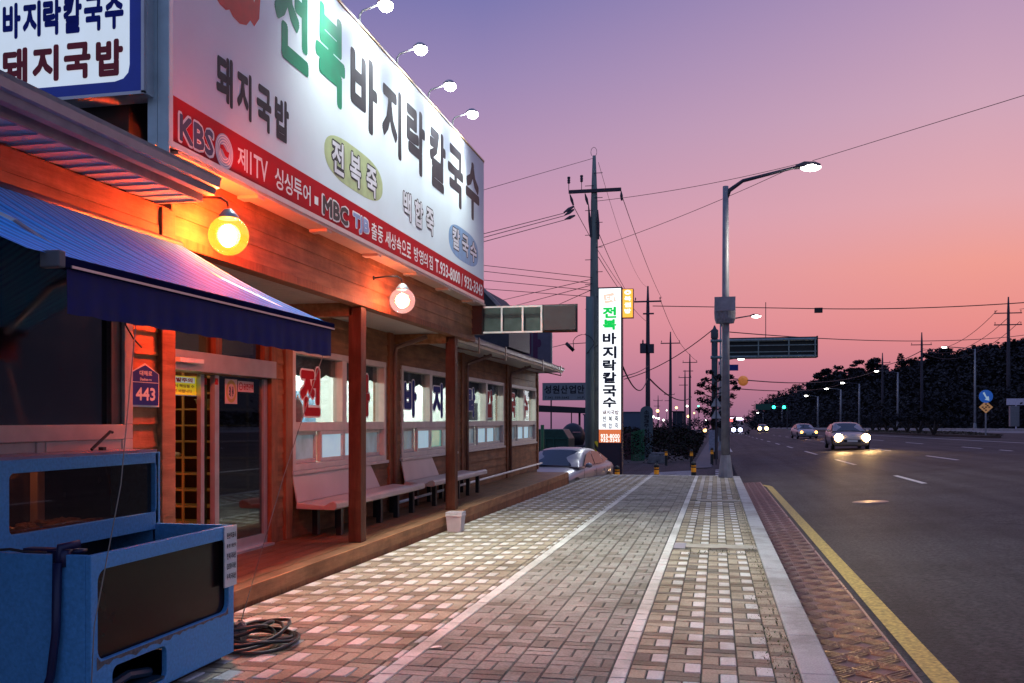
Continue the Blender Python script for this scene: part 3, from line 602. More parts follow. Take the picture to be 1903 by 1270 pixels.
sg('lettering', [('돼', 5.97, 6.20, 3.51, 3.86), ('지', 6.26, 6.48, 3.50, 3.85), ('국', 6.56, 6.80, 3.50, 3.84), ('밥', 6.86, 7.11, 3.51, 3.85)], M_dark, .045)
def ell(name, y0, y1, z0, z1, m):
    q = MB(); n = 40; cy, cz, a, b_ = (y0 + y1) / 2, (z0 + z1) / 2, (y1 - y0) / 2, (z1 - z0) / 2
    q.add([(SX + .0006, cy + a * math.copysign(abs(math.cos(t)) ** .62, math.cos(t)), cz + b_ * math.copysign(abs(math.sin(t)) ** .85, math.sin(t))) for t in [2 * math.pi * k / n for k in range(n)]], [tuple(range(n))]); return q.build(name, m, BB)
ell('green_oval', 7.82, 9.32, 3.48, 3.90, mat('oval green', (.42, .50, .26), .45)); ell('blue_oval', 11.80, 13.36, 3.45, 3.90, mat('oval blue', (.16, .34, .60), .45))
small = [('전', 7.99, 8.27, 3.54, 3.84), ('복', 8.42, 8.70, 3.53, 3.84), ('죽', 8.85, 9.14, 3.53, 3.83), ('백', 9.98, 10.26, 3.53, 3.84), ('합', 10.39, 10.70, 3.53, 3.84), ('죽', 10.83, 11.13, 3.53, 3.84)]
sg('outlined_lettering', [(s, a - .02, b - .0 + .02, c - .015, d + .015) for s, a, b, c, d in small], M_dark, .085, W1)
sg('outlined_lettering_fill', small, mat('letter fill lilac', (.66, .66, .74), .45), .028, W1 + .0009)
k3 = [('칼', 11.98, 12.34, 3.56, 3.84), ('국', 12.46, 12.80, 3.55, 3.83), ('수', 12.90, 13.26, 3.54, 3.82)]
sg('outlined_lettering', [(s, a - .02, b + .02, c - .015, d + .015) for s, a, b, c, d in k3], M_dark, .085, W1); sg('outlined_lettering_fill', k3, MATS['letter fill lilac'], .028, W1 + .0009)
Z0, Z1 = 3.11, 3.28
sg('logo_lettering', [('KBS', 5.49, 5.95, 3.075, 3.285)], M_whiteink, .085); sg('logo_lettering', [('KBS', 5.51, 5.93, 3.09, 3.27)], mat('ink navy', (.03, .03, .12), .45), .045, W1 + .0009)
q = MB(); n = 36
q.add([(W1, 6.08 + .125 * math.cos(2 * math.pi * k / n), 3.175 + .125 * math.sin(2 * math.pi * k / n)) for k in range(n)], [tuple(range(n))]); q.build('round_logo', mat('logo blue grey', (.42, .46, .62), .45), BB)
q = MB()
for r in (.052, .072, .092, .11):
    for k in range(26):
        a0, a1 = 2 * math.pi * k / 26, 2 * math.pi * (k + 1) / 26
        q.add([(W1 + .0009, 6.08 + (rr_) * math.cos(a), 3.175 + rr_ * math.sin(a) * .98) for rr_, a in ((r, a0), (r + .009, a0), (r + .009, a1), (r, a1))], [(0, 1, 2, 3)])
q.build('round_logo_rings', M_whiteink, BB)
q = MB(); q.add([(W1 + .0018, 6.08 + a, 3.175 + b_) for a, b_ in ((-.06, .035), (-.02, .045), (.03, .01), (.065, .01), (.05, -.035), (.01, -.03), (-.03, .005), (-.06, .01))], [tuple(range(8))]); q.build('round_logo_wave', M_signr, BB)
sg('band_lettering', [('제', 6.27, 6.42, Z0, Z1), ('1TV', 6.455, 6.74, Z0, Z1), ('싱', 6.86, 7.01, Z0, Z1), ('싱', 7.03, 7.18, Z0, Z1), ('투', 7.20, 7.36, Z0, Z1), ('어', 7.38, 7.53, Z0, Z1),
    ('출', 8.99, 9.15, Z0, Z1), ('동', 9.17, 9.33, Z0, Z1), ('세', 9.40, 9.56, Z0, Z1), ('상', 9.58, 9.74, Z0, Z1), ('속', 9.76, 9.91, Z0, Z1), ('으', 9.93, 10.08, Z0, Z1), ('로', 10.10, 10.25, Z0, Z1),
    ('방', 10.36, 10.53, Z0, Z1), ('영', 10.55, 10.72, Z0, Z1), ('의', 10.74, 10.89, Z0, Z1), ('집', 10.95, 11.10, Z0, Z1)], M_whiteink, .014)
sg('band_lettering', [('T.933-8000', 11.20, 12.36, Z0, Z1), ('/', 12.43, 12.50, Z0 - .01, Z1), ('932-3343', 12.58, 13.62, Z0, Z1)], M_whiteink, .02)
q = MB(); q.quad((W1, 7.61, 3.15), (W1, 7.69, 3.15), (W1, 7.69, 3.22), (W1, 7.61, 3.22)); q.build('band_square', M_whiteink, BB)
sg('logo_lettering', [('MBC', 7.76, 8.40, 3.085, 3.285)], M_whiteink, .085); sg('logo_lettering', [('MBC', 7.785, 8.375, 3.10, 3.27)], M_black, .055, W1 + .0009)
sg('logo_lettering', [('TJB', 8.48, 8.94, 3.085, 3.285)], M_whiteink, .085); sg('logo_lettering', [('TJB', 8.50, 8.92, 3.10, 3.27)], mat('ink light blue', (.25, .33, .60), .45), .055, W1 + .0009)
# red brush mark in the upper left corner
q = MB(); pts = [(5.80, 4.66), (5.80, 4.40), (5.88, 4.27), (5.97, 4.21), (6.02, 4.19), (6.10, 4.185), (6.15, 4.21), (6.20, 4.18), (6.30, 4.17), (6.40, 4.20), (6.46, 4.26), (6.52, 4.24), (6.60, 4.33), (6.62, 4.50), (6.56, 4.56), (6.52, 4.42), (6.47, 4.58), (6.40, 4.44), (6.36, 4.60), (6.28, 4.5), (6.22, 4.62), (6.1, 4.50), (6.0, 4.66)]
q.add([(W1, a, b_) for a, b_ in pts], [tuple(range(len(pts)))]); q.build('brush_mark', M_redink, BB)

# flood lamps on gooseneck arms along the top of the billboard
def flood(y, lab):
    t = thing('sign_flood_lamp', lab, 'flood lamp', (SX - .07, y, SZ1 + .025), 'flood lamps along the top of the billboard')
    a = MB(); x0, z0 = SX - .07, SZ1 + .026
    a.tube([(x0, y, z0), (x0 + .005, y, z0 + .15), (x0 + .035, y, z0 + .19), (x0 + .22, y, z0 + .24)], .011, 8); a.build('arm', M_steel, t, smooth=True)
    h = MB(); hx, hz = x0 + .27, z0 + .245
    h.lathe((hx, y, hz), [(.001, .045), (.04, .04), (.075, .012), (.08, -.005), (.07, -.008)], 18); h.build('head', M_steel, t, smooth=True)
    g = MB(); g.ball((hx + .01, y, hz - .03), 0.072, 16, sz=.8); g.build('lens', emat('flood glow', (.93, .97, 1.), 40), t, smooth=True)
    light('flood_light', 'SPOT', (hx + .0, y, hz - .08), (.82, .92, 1.), 88, .05, t, target=(SX, y, SZ1 - .55), angle=150, blend=1.)
    light('spill_light', 'SPOT', (hx + .04, y, hz - .09), (.90, 1., .88), 350, .10, t, target=(hx + 1.6, y + .3, 0), angle=115, blend=1.)
for y, lab in ((7.70, 'nearest flood lamp, above the green letters at the very top of the picture'), (8.84, 'bright flood lamp on the billboard, highest of the four seen against the sky'), (9.97, 'bright flood lamp on the billboard, second highest of the four against the sky'), (11.14, 'bright flood lamp on the billboard, third highest of the four against the sky'), (12.23, 'bright flood lamp on the billboard nearest its far end, lowest of the four')): flood(y, lab)

# small blue framed sign turned to the walker, behind the billboard end
SB = thing('roof_sign', 'white sign with thick blue border and blue and red writing at upper left', 'sign', (-4.5, 5.3, 3.3))
b = MB(); b.box(-5.6, -3.50, 5.302, 5.46, 3.33, 4.6); b.build('sign_case', mat('sign case', (.55, .60, .62)), SB)
b = MB(); b.quad((-5.58, 5.298, 3.35), (-3.525, 5.298, 3.35), (-3.525, 5.298, 4.6), (-5.58, 5.298, 4.6)); b.build('border', mat('border blue', (.015, .035, .26), .4, emit=(.01, .025, .25), estr=.25), SB)
b = MB(); pts = [(-5.5, 3.42), (-3.72, 3.42), (-3.66, 3.435), (-3.625, 3.47), (-3.615, 3.52), (-3.615, 4.6), (-5.5, 4.6)]; b.add([(x, 5.295, z) for x, z in pts], [tuple(range(7))]); b.build('panel', mat('backlit white', (.70, .76, .80), .4, emit=(.62, .72, .82), estr=.62), SB)
b = MB(); x = -4.54
for ch in '바지락칼국수': b.text(ch, 'y', x, x + .135, 3.75, 3.985, 5.292, .045); x += .150
b.build('lettering', M_blueink, SB)
b = MB(); x = -4.55
for ch in '돼지국밥': b.text(ch, 'y', x, x + .195, 3.455, 3.69, 5.292, .045); x += .232
b.build('lettering', mat('sign ink crimson', (.40, .008, .02), .45), SB)
b = MB(); b.box(-3.525, -3.505, 5.28, 5.31, 3.33, 4.6); b.box(-5.6, -3.505, 5.28, 5.31, 3.325, 3.345); b.build('frame', M_alum, SB)

# ================================================================== GLOBE LAMPS
def globe(y, z, lab, shell, core, colr, watt, gain):
    t = thing('globe_wall_lamp', lab, 'wall lamp', (FX + .03, y, z + .2), 'globe lamps on the porch fascia'); x = -3.30
    a = MB(); a.tube([(FX + .02, y - .12, z + .235), (FX + .14, y - .07, z + .255), (x - .05, y - .015, z + .26), (x - .01, y, z + .23), (x, y, z + .17)], .0085, 8); a.build('arm', M_black if gain else M_postw, t, smooth=True)
    a = MB(); a.lathe((x, y, z + .12), [(.012, .065), (.03, .06), (.055, .03), (.07, .012), (.07, -.005)], 20); a.build('cap', M_steel, t, smooth=True)
    a = MB(); a.lathe((FX + .017, y - .12, z + .235), [(.001, .012), (.022, .01), (.026, 0)], 12, 'x'); a.build('wall_plate', M_black, t)
    a = MB(); a.ball((x, y, z), .138, 28); a.build('globe', shell, t, smooth=True)
    a = MB(); a.ball((x, y - .01, z - .005), .058, 16, sz=1.35); a.build('bulb', core, t, smooth=True)
    light('globe_light', 'POINT', (x, y, z), colr, watt, .095, t)
M_gl1 = glassmat('lit amber globe', (1, .93, .7), .90, .08, emit=(1., .36, .02), es=.75)
M_gl2 = glassmat('lit pink globe', (1, .92, .92), .86, .08, emit=(1., .42, .36), es=.42)
globe(5.96, 2.555, 'glowing amber globe lamp by the end of the eave gutter', M_gl1, emat('bulb warm', (1, .93, .6), 22), (1., .075, .010), 430, 0)
globe(9.66, 2.56, 'pinkish white globe lamp above the near porch post', M_gl2, emat('bulb pink', (1, .93, .9), 16), (1., .18, .05), 70, 1)

# ================================================================== AWNING
AW = thing('awning', 'blue striped roll out awning with navy valance over the fish tank', 'awning', (FX, 4.4, 2.0))
m = bpy.data.materials.new('awning fabric'); m.use_nodes = True; n_ = m.node_tree; p = n_.nodes['Principled BSDF']
g = n_.nodes.new('ShaderNodeNewGeometry'); sp = n_.nodes.new('ShaderNodeSeparateXYZ'); n_.links.new(g.outputs['Position'], sp.inputs[0])
wv = n_.nodes.new('ShaderNodeTexWave'); wv.bands_direction = 'Y'; wv.inputs['Scale'].default_value = 5.2; wv.inputs['Distortion'].default_value = .6; wv.inputs['Detail'].default_value = 3; wv.inputs['Detail Scale'].default_value = 2.5; n_.links.new(g.outputs['Position'], wv.inputs[0])
cr = n_.nodes.new('ShaderNodeValToRGB'); cr.color_ramp.elements[0].color = (.016, .18, .62, 1); cr.color_ramp.elements[0].position = .1; cr.color_ramp.elements[1].color = (.06, .46, 1., 1); cr.color_ramp.elements[1].position = .6
n_.links.new(wv.outputs['Fac'], cr.inputs[0]); n_.links.new(cr.outputs[0], p.inputs['Base Color']); p.inputs['Roughness'].default_value = .8; p.inputs['Specular IOR Level'].default_value = .05
a = MB(); NY, NX = 60, 10
def awz(i, j):
    u, v = i / NX, j / NY; y = 3.0 + (5.74 - 3.0) * v
    return (FX + .05 + 1.08 * u, y, 2.47 - .56 * u - .035 * math.sin(math.pi * u) + .006 * math.sin(v * 90) * u * (1 - u) * 4)
a.add([awz(i, j) for j in range(NY + 1) for i in range(NX + 1)], [(j * (NX + 1) + i, j * (NX + 1) + i + 1, (j + 1) * (NX + 1) + i + 1, (j + 1) * (NX + 1) + i) for j in range(NY) for i in range(NX)])
a.build('fabric', m, AW, smooth=True)
a = MB(); a.box(-2.475, -2.425, 3.14, 5.75, 1.86, 1.905); a.build('front_bar', mat('navy bar', (.012, .012, .05), .9, spec=.0), AW, bevel=.006)
a = MB(); a.box(-2.424, -2.418, 3.18, 5.73, 1.862, 1.872); a.build('bar_trim', M_alum, AW)
a = MB(); a.box(-2.50, -2.415, 3.10, 3.14, 1.855, 1.92); a.build('bar_cap', mat('cap grey', (.12, .12, .13), .5), AW, bevel=.006)
a = MB(); NV = 90
a.add([(-2.435 + (.005 * math.sin(v * .45) + .003 * math.sin(v * 1.37 + 1)) * w, 3.17 + (5.71 - 3.17) * v / NV, 1.862 - (.175 + .0025 * math.sin(v * .9)) * w) for v in range(NV + 1) for w in (0, .33, .66, 1)], [(v * 4 + w, v * 4 + w + 1, v * 4 + w + 5, v * 4 + w + 4) for v in range(NV) for w in range(3)])
a.build('valance', mat('valance navy', (.006, .010, .12), .85, var=.3, scale=20), AW, smooth=True)
for yy in (3.35, 5.55):
    a = MB(); a.tube([(FX + .06, yy, 2.40), (-3.0, yy + (.22 if yy < 4 else -.22), 2.14), (-2.48, yy, 1.875)], .02, 8); a.build('folding_arm', M_alum, AW)
a = MB(); a.tube([(FX + .05, 3.0, 2.455), (FX + .05, 5.75, 2.455)], .035, 12); a.build('roller', mat('roller dark', (.08, .05, .08), .5), AW, smooth=True)
# ropes tying the awning bar down
def rope(name, pts, r, label, grp=None, m=None, cat='rope'):
    q = MB(); q.tube(pts, r, 6); return tag(q.build(name, m or mat('rope grey', (.35, .31, .27), .8), smooth=True), label, cat, grp)
gz = walk_z(5)
rope('tie_rope', [(-2.44, 5.60, 1.70), (-2.70, 5.56, .9), (-2.96, 5.50, gz + .13)], .0026, 'thin rope from the awning corner down to a stone weight', 'ropes tying the awning down')
rope('tie_rope', [(-2.44, 3.62, 1.70), (-2.50, 3.60, 1.0), (-2.60, 3.56, .4), (-2.62, 3.55, gz + .05)], .0024, 'thin rope hanging from the awning in front of the blue tank', 'ropes tying the awning down')
q = MB(); q.ball((-2.965, 5.50, gz + .065), .05, 12, sz=1.5)
q.v = [(x + random.uniform(-.006, .006), y + random.uniform(-.006, .006), z + random.uniform(-.006, .006)) for x, y, z in q.v]
tag(q.build('stone_weight', mat('wrapped stone', (.13, .13, .13), .5, var=.5, scale=60)), 'lumpy grey weight tied to the rope beside the tank', 'weight')
rope('loose_cable', [(FX + .06, 5.12, 1.98), (FX + .07, 5.13, 1.86), (FX + .09, 5.18, 1.78), (FX + .10, 5.25, 1.73)], .005, 'short dark cable hanging off the window frame above the number plate', m=M_black, cat='cable')

# ================================================================== FISH TANK
TK = thing('fish_tank', 'two tier blue seafood tank with dark glass fronts', 'fish tank', (-3.2, 4.4, -.14))
M_blue = mat('tank blue paint', (.10, .36, .70), .5, var=.2, scale=60, bump=.08, bscale=60, spec=.2)
M_blued = M_blue
def rpoly(y0, y1, z0, z1, r, x):
    P = []
    for cy, cz, a0 in ((y1 - r, z1 - r, 0), (y0 + r, z1 - r, 90), (y0 + r, z0 + r, 180), (y1 - r, z0 + r, 270)):
        for k in range(6): a_ = R(a0 + 90 * k / 5); P.append((x, cy + r * math.cos(a_), cz + r * math.sin(a_)))
    return P
def holed(mb, x, Y0, Y1, Z0f, Z1, holes, th):          # panel in plane x with rounded openings, built by a bmesh fill
    bm = bmesh.new(); lo = []
    outer = [(x, Y0, Z0f), (x, Y1, Z0f), (x, Y1, Z1), (x, Y0, Z1)]
    for loop in [outer] + holes:
        vs = [bm.verts.new(p_) for p_ in loop]; 
        for i in range(len(vs)): lo.append(bm.edges.new((vs[i], vs[(i + 1) % len(vs)])))
    bmesh.ops.triangle_fill(bm, use_beauty=True, edges=lo, use_dissolve=False)
    ret = bmesh.ops.extrude_face_region(bm, geom=bm.faces[:]); bmesh.ops.translate(bm, verts=[e_ for e_ in ret['geom'] if isinstance(e_, bmesh.types.BMVert)], vec=(-th, 0, 0))
    bm.verts.index_update(); mb.add([v.co[:] for v in bm.verts], [tuple(v.index for v in f_.verts) for f_ in bm.faces]); bm.free()
ZB = -.13; TY0, TY1 = 3.81, 5.12
f = MB(); holed(f, -2.80, TY0, TY1, ZB + .03, .655, [rpoly(3.86, 5.06, .155, .58, .06, -2.80), rpoly(3.97, 4.42, -.07, .105, .04, -2.80)], .03)
f.box(-3.75, -2.831, TY0, TY0 + .03, ZB + .03, .655); f.box(-3.32, -2.831, TY1 - .03, TY1, ZB + .03, .655); f.box(-3.75, -3.30, TY1 - .03, TY1, ZB + .03, 1.08)
f.box(-3.75, -3.72, TY0 + .03, TY1 - .03, ZB + .03, 1.08); f.box(-3.72, -2.83, TY0 + .03, TY1 - .03, .13, .145)
f.box(-3.72, -3.33, TY0, TY0 + .03, .655, 1.08)
f.build('tank_body', M_blue, TK, bevel=.004)
f = MB(); holed(f, -3.30, TY0, TY1 + .02, .62, 1.085, [rpoly(3.89, 5.10, .725, 1.02, .03, -3.30)], .025); f.build('upper_tank_front', M_blue, TK, bevel=.003)
f = MB(); f.box(-3.74, -3.31, TY0, TY1, 1.086, 1.10); f.build('upper_rim', mat('tank rim', (.30, .25, .38), .35, metal=.2), TK)
f = MB(); f.box(-2.835, -2.832, 3.85, 5.07, .15, .59); f.build('front_glass', mat('tank dark glass', (.014, .009, .009), .2, var=.5, spec=.15), TK)
f = MB(); P = []; n = 40
for k in range(n + 1): y = 3.85 + 1.2 * k / n; P.append((-2.7985, y, .152 + (.03 if k in (0, n) else 0)))
for k in range(n, -1, -1): y = 3.85 + 1.2 * k / n; P.append((-2.7985, y, .148 - random.uniform(.004, .03) * (1.4 - k / n)))
f.add(P, [tuple(range(len(P)))]); f.build('grime_streak', mat('tank grime', (.16, .15, .15), .9, var=.5, scale=50), TK)
f = MB(); f.box(-3.333, -3.328, 3.88, 5.11, .72, 1.03); f.build('upper_glass', glassmat('upper tank glass', (.62, .50, .46), .93), TK)
f = MB(); f.box(-3.70, -3.34, TY0 + .03, 5.09, .66, .70); f.box(-3.715, -3.70, TY0 + .03, 5.09, .70, 1.07); f.build('tank_bed', mat('tank interior', (.10, .06, .05), .7, var=.5, scale=6), TK)
sh = MB()
for i in range(230):
    y = random.uniform(3.88, 4.72); x = random.uniform(-3.66, -3.36); z = .70 + random.uniform(0, .05) * (1.15 - (y - 3.9) * .9); r = random.uniform(.008, .02)
    sh.ball((x, y, z), r, 6, sx=1.5, sz=.6)
tag(sh.build('shellfish', mat('shells', (.40, .18, .09), .35, var=.6, scale=50, emit=(.4, .13, .04), estr=.06)), 'heap of orange brown shellfish on the bed of the upper tank', 'shellfish', kind='stuff')
light('tank_lamp', 'POINT', (-3.5, 4.15, 1.02), (1., .42, .18), .9, .04, TK)
f = MB(); f.box(-3.30, -2.835, TY0 + .035, 5.085, .47, .475); f.build('water', mat('tank water', (.01, .012, .02), .08, spec=.8), TK)
f = MB(); f.box(-2.99, -2.93, TY0 - .015, TY0 + .05, .60, .675); f.box(-3.2, -2.9, TY0 + .05, TY0 + .11, .655, .672); f.tube([(-2.96, TY0 - .02, .62), (-2.96, TY0 - .03, .3), (-2.98, TY0 - .04, .10), (-3.06, TY0 - .05, ZB + .02)], [.022, .02, .02, .02], 10); f.tube([(-2.96, TY0 - .01, .60), (-2.96, TY0, .69), (-2.90, TY0 + .06, .70)], .02, 10)
f.build('drain_hose', mat('hose navy', (.012, .015, .07), .4), TK, smooth=True)
f = MB(); f.tube([(-3.45, 3.80, .60), (-3.34, 3.79, .665), (-3.22, 3.80, .675), (-3.16, 3.83, .66), (-3.05, 3.83, .66)], .007, 6); f.build('air_line', M_black, TK, smooth=True)
f = MB(); f.box(-2.91, -2.80, 3.98, 4.40, -.06, -.05); f.tube([(-2.9, 4.0, -.04), (-2.88, 4.2, .0), (-2.88, 4.38, -.03)], .025, 8); f.lathe((-2.90, 4.06, .06), [(.03, 0), (.035, .012), (.03, .02)], 14, 'x'); f.build('pump', mat('pump parts', (.02, .05, .09), .4), TK)
f = MB(); f.box(-3.70, -2.86, TY0 + .04, TY1 - .04, ZB - .01, ZB + .03); f.build('tank_foot', M_black, TK)
f = MB(); f.box(-3.50, -3.47, 4.83, 4.86, 1.101, 1.12); f.tube([(-3.45, 4.70, 1.11), (-3.45, 4.87, 1.21), (-3.45, 4.89, 1.205)], .009, 6); f.build('lid_stay', M_black, TK)
# price sheet hung on the tank corner
PS = thing('price_sheet', 'small white origin label sheet hung on the tank corner', 'notice', (-2.795, 5.06, .36))
f = MB(); f.box(-2.797, -2.789, 4.995, 5.135, .30, .655); f.build('sheet', M_white, PS)
f = MB()
for k, st in enumerate(('원산지표시', '품 명  원산지', '전 복 국내산', '갑오징어 국내산', '우 럭 국내산')):
    z = .60 - k * .06; f.text(st, 'x', 5.015, 5.12, z - (.018 if k != 1 else .012), z + (.018 if k != 1 else .012), -2.787, .03)
f.build('lettering', M_dark, PS)
q = MB(); cpt = (-1.70, 5.62); q.add([(cpt[0] + .045 * math.cos(k * .7) * (1 if k % 2 else .8), cpt[1] + .022 * math.sin(k * .7), walk_z(5.6) + .012 + .006 * math.sin(k)) for k in range(9)], [tuple(range(9))])
tag(q.build('paper_scrap', M_white), 'tiny pale scrap lying on the bricks beside the left white line', 'scrap')
# coiled hose
hz = walk_z(5.4); q = MB(); pts = []
for k in range(9 * 26):
    a_ = 2 * math.pi * k / 26; r = 1 - .045 * (k / 26) ; w = k / 26
    pts.append((-2.86 + .055 * math.sin(w * 2.1) + .25 * r * math.cos(a_), 5.46 + .04 * math.cos(w * 1.7) + .31 * r * math.sin(a_), hz + .018 + .012 * w * (.8 + .5 * math.sin(a_ * 1 + w)) + .006 * math.sin(3 * a_ + w)))
q.tube(pts, .0115, 7); tag(q.build('coiled_hose', mat('rubber hose', (.02, .022, .022), .32, var=.2), smooth=True), 'black hose coiled on the pavers beside the blue tank', 'hose')

# ================================================================== PORCH THINGS
def bench(y0, y1, yb1, zt, lab):
    t = thing('bench', lab, 'bench', (-4.2, (y0 + y1) / 2, 0), 'white moulded benches on the porch')
    M = mat('bench plastic', (.55, .46, .42), .45, var=.15, scale=2, bump=.05); z = .36
    s_ = MB(); P = [(-4.42, z + .02), (-4.10, z - .005), (-4.04, z + .03), (-3.99, z + .045), (-3.955, z + .02), (-3.955, z - .035), (-3.99, z - .05), (-4.42, z - .045)]
    s_.prism([(x, y0, zz) for x, zz in P], (0, y1 - y0, 0)); s_.build('seat', M, t, bevel=.008)
    b_ = MB(); b_.prism([(-4.40, y0, z + .021), (-4.475, y0 + .02, zt), (-4.475, yb1 - .10, zt), (-4.40, yb1 + .12, z + .021)], (-.018, 0, 0)); b_.build('backrest', M, t, bevel=.005)
    n = int((y1 - y0) / .7)
    for k in range(n + 1):
        yy = y0 + .35 + k * (y1 - y0 - .6) / max(n, 1)
        for xx in (-4.08, -4.36): l_ = MB(); l_.box(xx - .03, xx + .03, yy, yy + .07, .002, z - .051); l_.build('leg', M_black, t)
bench(9.42, 12.55, 11.85, .73, 'long pale moulded bench under the nearest lettered window')
bench(13.02, 16.2, 14.6, .73, 'pale moulded bench against the wall between the porch posts and far windows')
q = thing('plastic_bucket', 'white square plastic bucket standing against the deck edge by the far post', 'bucket', (-3.36, 12.0, walk_z(12)))
bz = walk_z(12)
def sq(x, y, h, z): return [(x - h, y - h, z), (x + h, y - h, z), (x + h, y + h, z), (x - h, y + h, z)]
f = MB(); L = [sq(-3.36, 12.0, .088, bz), sq(-3.36, 12.0, .105, bz + .20), sq(-3.36, 12.0, .112, bz + .205), sq(-3.36, 12.0, .112, bz + .225), sq(-3.36, 12.0, .107, bz + .23), sq(-3.36, 12.0, .11, bz + .26), sq(-3.36, 12.0, .098, bz + .26), sq(-3.36, 12.0, .09, bz + .06)]
vs = [v for l_ in L for v in l_]; f.add(vs, [(3, 2, 1, 0)] + [(i * 4 + k, i * 4 + (k + 1) % 4, i * 4 + 4 + (k + 1) % 4, i * 4 + 4 + k) for i in range(7) for k in range(4)] + [(28, 29, 30, 31)])
f.build('tub', mat('bucket plastic', (.66, .62, .64), .4, var=.15), q, bevel=.006)
f = MB(); f.tube([(-3.475, 12.0, bz + .22), (-3.40, 11.87, bz + .235), (-3.32, 11.87, bz + .235), (-3.245, 12.0, bz + .22)], .004, 6); f.build('handle', M_steel, q)
# house number plate
NP = thing('number_plate', 'blue house shaped address plate reading 443 on the siding', 'address plate', (FX + .03, 5.39, 1.36))
def plate(x, m_, g_, name):
    f = MB(); P = [(5.235 + g_, 1.36 + g_), (5.545 - g_, 1.36 + g_), (5.545 - g_, 1.575 + .0 * g_), (5.39, 1.64 - g_), (5.235 + g_, 1.575)]
    f.prism([(x, a_, b_) for a_, b_ in P], (-.004, 0, 0)); f.build(name, m_, NP)
plate(FX + .032, M_white, 0, 'plate_rim'); plate(FX + .034, mat('plate blue', (.015, .02, .28), .35, var=.1), .012, 'plate_face')
f = MB(); f.text('443', 'x', 5.285, 5.495, 1.40, 1.485, FX + .036, .04); f.text('대해로', 'x', 5.325, 5.46, 1.560, 1.592, FX + .036, .02); f.text('Daehae-ro', 'x', 5.33, 5.455, 1.528, 1.546, FX + .036, .02); f.box(FX + .0345, FX + .036, 5.25, 5.53, 1.515, 1.519); f.build('lettering', M_whiteink, NP)
# things seen in the entrance
sx0, sx1, sy = -6.6, -4.58, 9.0
SS = thing('shoe_shelf', 'tall wooden shoe rack seen through the open entrance door', 'shoe rack', ((sx0 + sx1) / 2, sy, 0.02))
M_sh = mat('shelf wood', (.42, .21, .07), .5, var=.35, scale=6, emit=(.5, .22, .05), estr=.05)  # faint warm glow painted into the wood by emission; the rack is no lamp
f = MB()
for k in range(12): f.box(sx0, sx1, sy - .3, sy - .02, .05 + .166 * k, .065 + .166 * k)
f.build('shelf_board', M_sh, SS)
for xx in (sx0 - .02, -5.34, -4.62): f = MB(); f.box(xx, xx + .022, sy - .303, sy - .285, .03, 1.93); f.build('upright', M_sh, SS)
f = MB(); f.box(sx0, sx1, sy - .019, sy - .01, .02, 1.95); f.build('back_panel', mat('shelf back', (.10, .035, .015), .7), SS)
f = MB(); c = (-5.12, sy - .17, 1.394); f.lathe(c, [(.05, 0), (.085, .012), (.115, .05), (.125, .085), (.138, .088), (.138, .094), (.118, .09), (.05, .02)], 24); tag(f.build('plastic_basin', mat('basin cream', (.62, .60, .46), .4), smooth=True), 'cream plastic basin on an upper board of the shoe rack', 'basin')
f = MB(); f.ball((-5.47, sy - .22, .921), .05, 12, sx=1.4, sz=.5); tag(f.build('white_shoe', M_white, smooth=True), 'small white shoe on a middle board of the shoe rack', 'shoe')
light('entry_light', 'POINT', (-5.6, 7.9, 2.1), (1., .62, .30), 14, .15, RB)
def board(name, x0, x1, z0, z1, y, m_, lab, cat):
    t = thing(name, lab, cat, ((x0 + x1) / 2, y, z0)); f = MB(); f.box(x0, x1, y, y + .006, z0, z1); f.build('board', m_, t); return t
# yellow shoe notice hangs across the doorway, facing the street side walk
t = thing('yellow_notice', 'yellow notice with red words hanging in the open doorway', 'notice', (BW, 7.4, 1.5))
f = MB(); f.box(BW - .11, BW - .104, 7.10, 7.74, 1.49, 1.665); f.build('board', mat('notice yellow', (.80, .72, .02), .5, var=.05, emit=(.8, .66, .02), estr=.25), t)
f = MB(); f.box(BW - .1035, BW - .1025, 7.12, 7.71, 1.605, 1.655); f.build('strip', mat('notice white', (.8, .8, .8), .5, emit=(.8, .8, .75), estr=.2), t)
f = MB(); f.text('신발주의', 'x', 7.31, 7.67, 1.612, 1.649, BW - .1015, .04); f.build('lettering', M_redink, t)
f = MB(); f.text('신발 분실시 책임질 수', 'x', 7.14, 7.70, 1.563, 1.591, BW - .1015, .03); f.text('없음을 양해 바랍니다', 'x', 7.14, 7.66, 1.518, 1.546, BW - .1015, .03); f.build('lettering', mat('ink brown red', (.35, .10, .03), .5), t)
f = MB(); f.box(BW - .1035, BW - .1025, 7.10, 7.74, 1.49, 1.498); f.build('blue_edge', mat('notice blue', (.05, .3, .6), .5), t)
t = thing('certificate_sticker', 'pink sticker with golden oval ring on the dark door glass', 'sticker', (BW - .02, 8.2, 1.42))
f = MB(); f.box(BW - .0225, BW - .0205, 8.10, 8.33, 1.43, 1.665); f.build('sheet', mat('sticker pink', (.72, .42, .38), .5, var=.08), t)
f = MB(); n = 30; f.add([(BW - .0195, 8.215 + r * math.cos(2 * math.pi * k / n), 1.548 + r * 1.08 * math.sin(2 * math.pi * k / n)) for r in (.068, .10) for k in range(n)], [(k, (k + 1) % n, n + (k + 1) % n, n + k) for k in range(n)]); f.build('ring', mat('ring gold', (.62, .34, .06), .4), t)
f = MB(); f.text('모범', 'x', 8.17, 8.205, 1.50, 1.60, BW - .0195, .05); f.text('음식', 'x', 8.225, 8.26, 1.50, 1.60, BW - .0195, .05); f.build('lettering', M_dark, t)
t = thing('no_smoking_sticker', 'small pink no smoking sticker right of the oval one', 'sticker', (BW - .02, 8.5, 1.55))
f = MB(); f.box(BW - .0225, BW - .0205, 8.345, 8.66, 1.55, 1.655); f.build('sheet', MATS['sticker pink'], t)
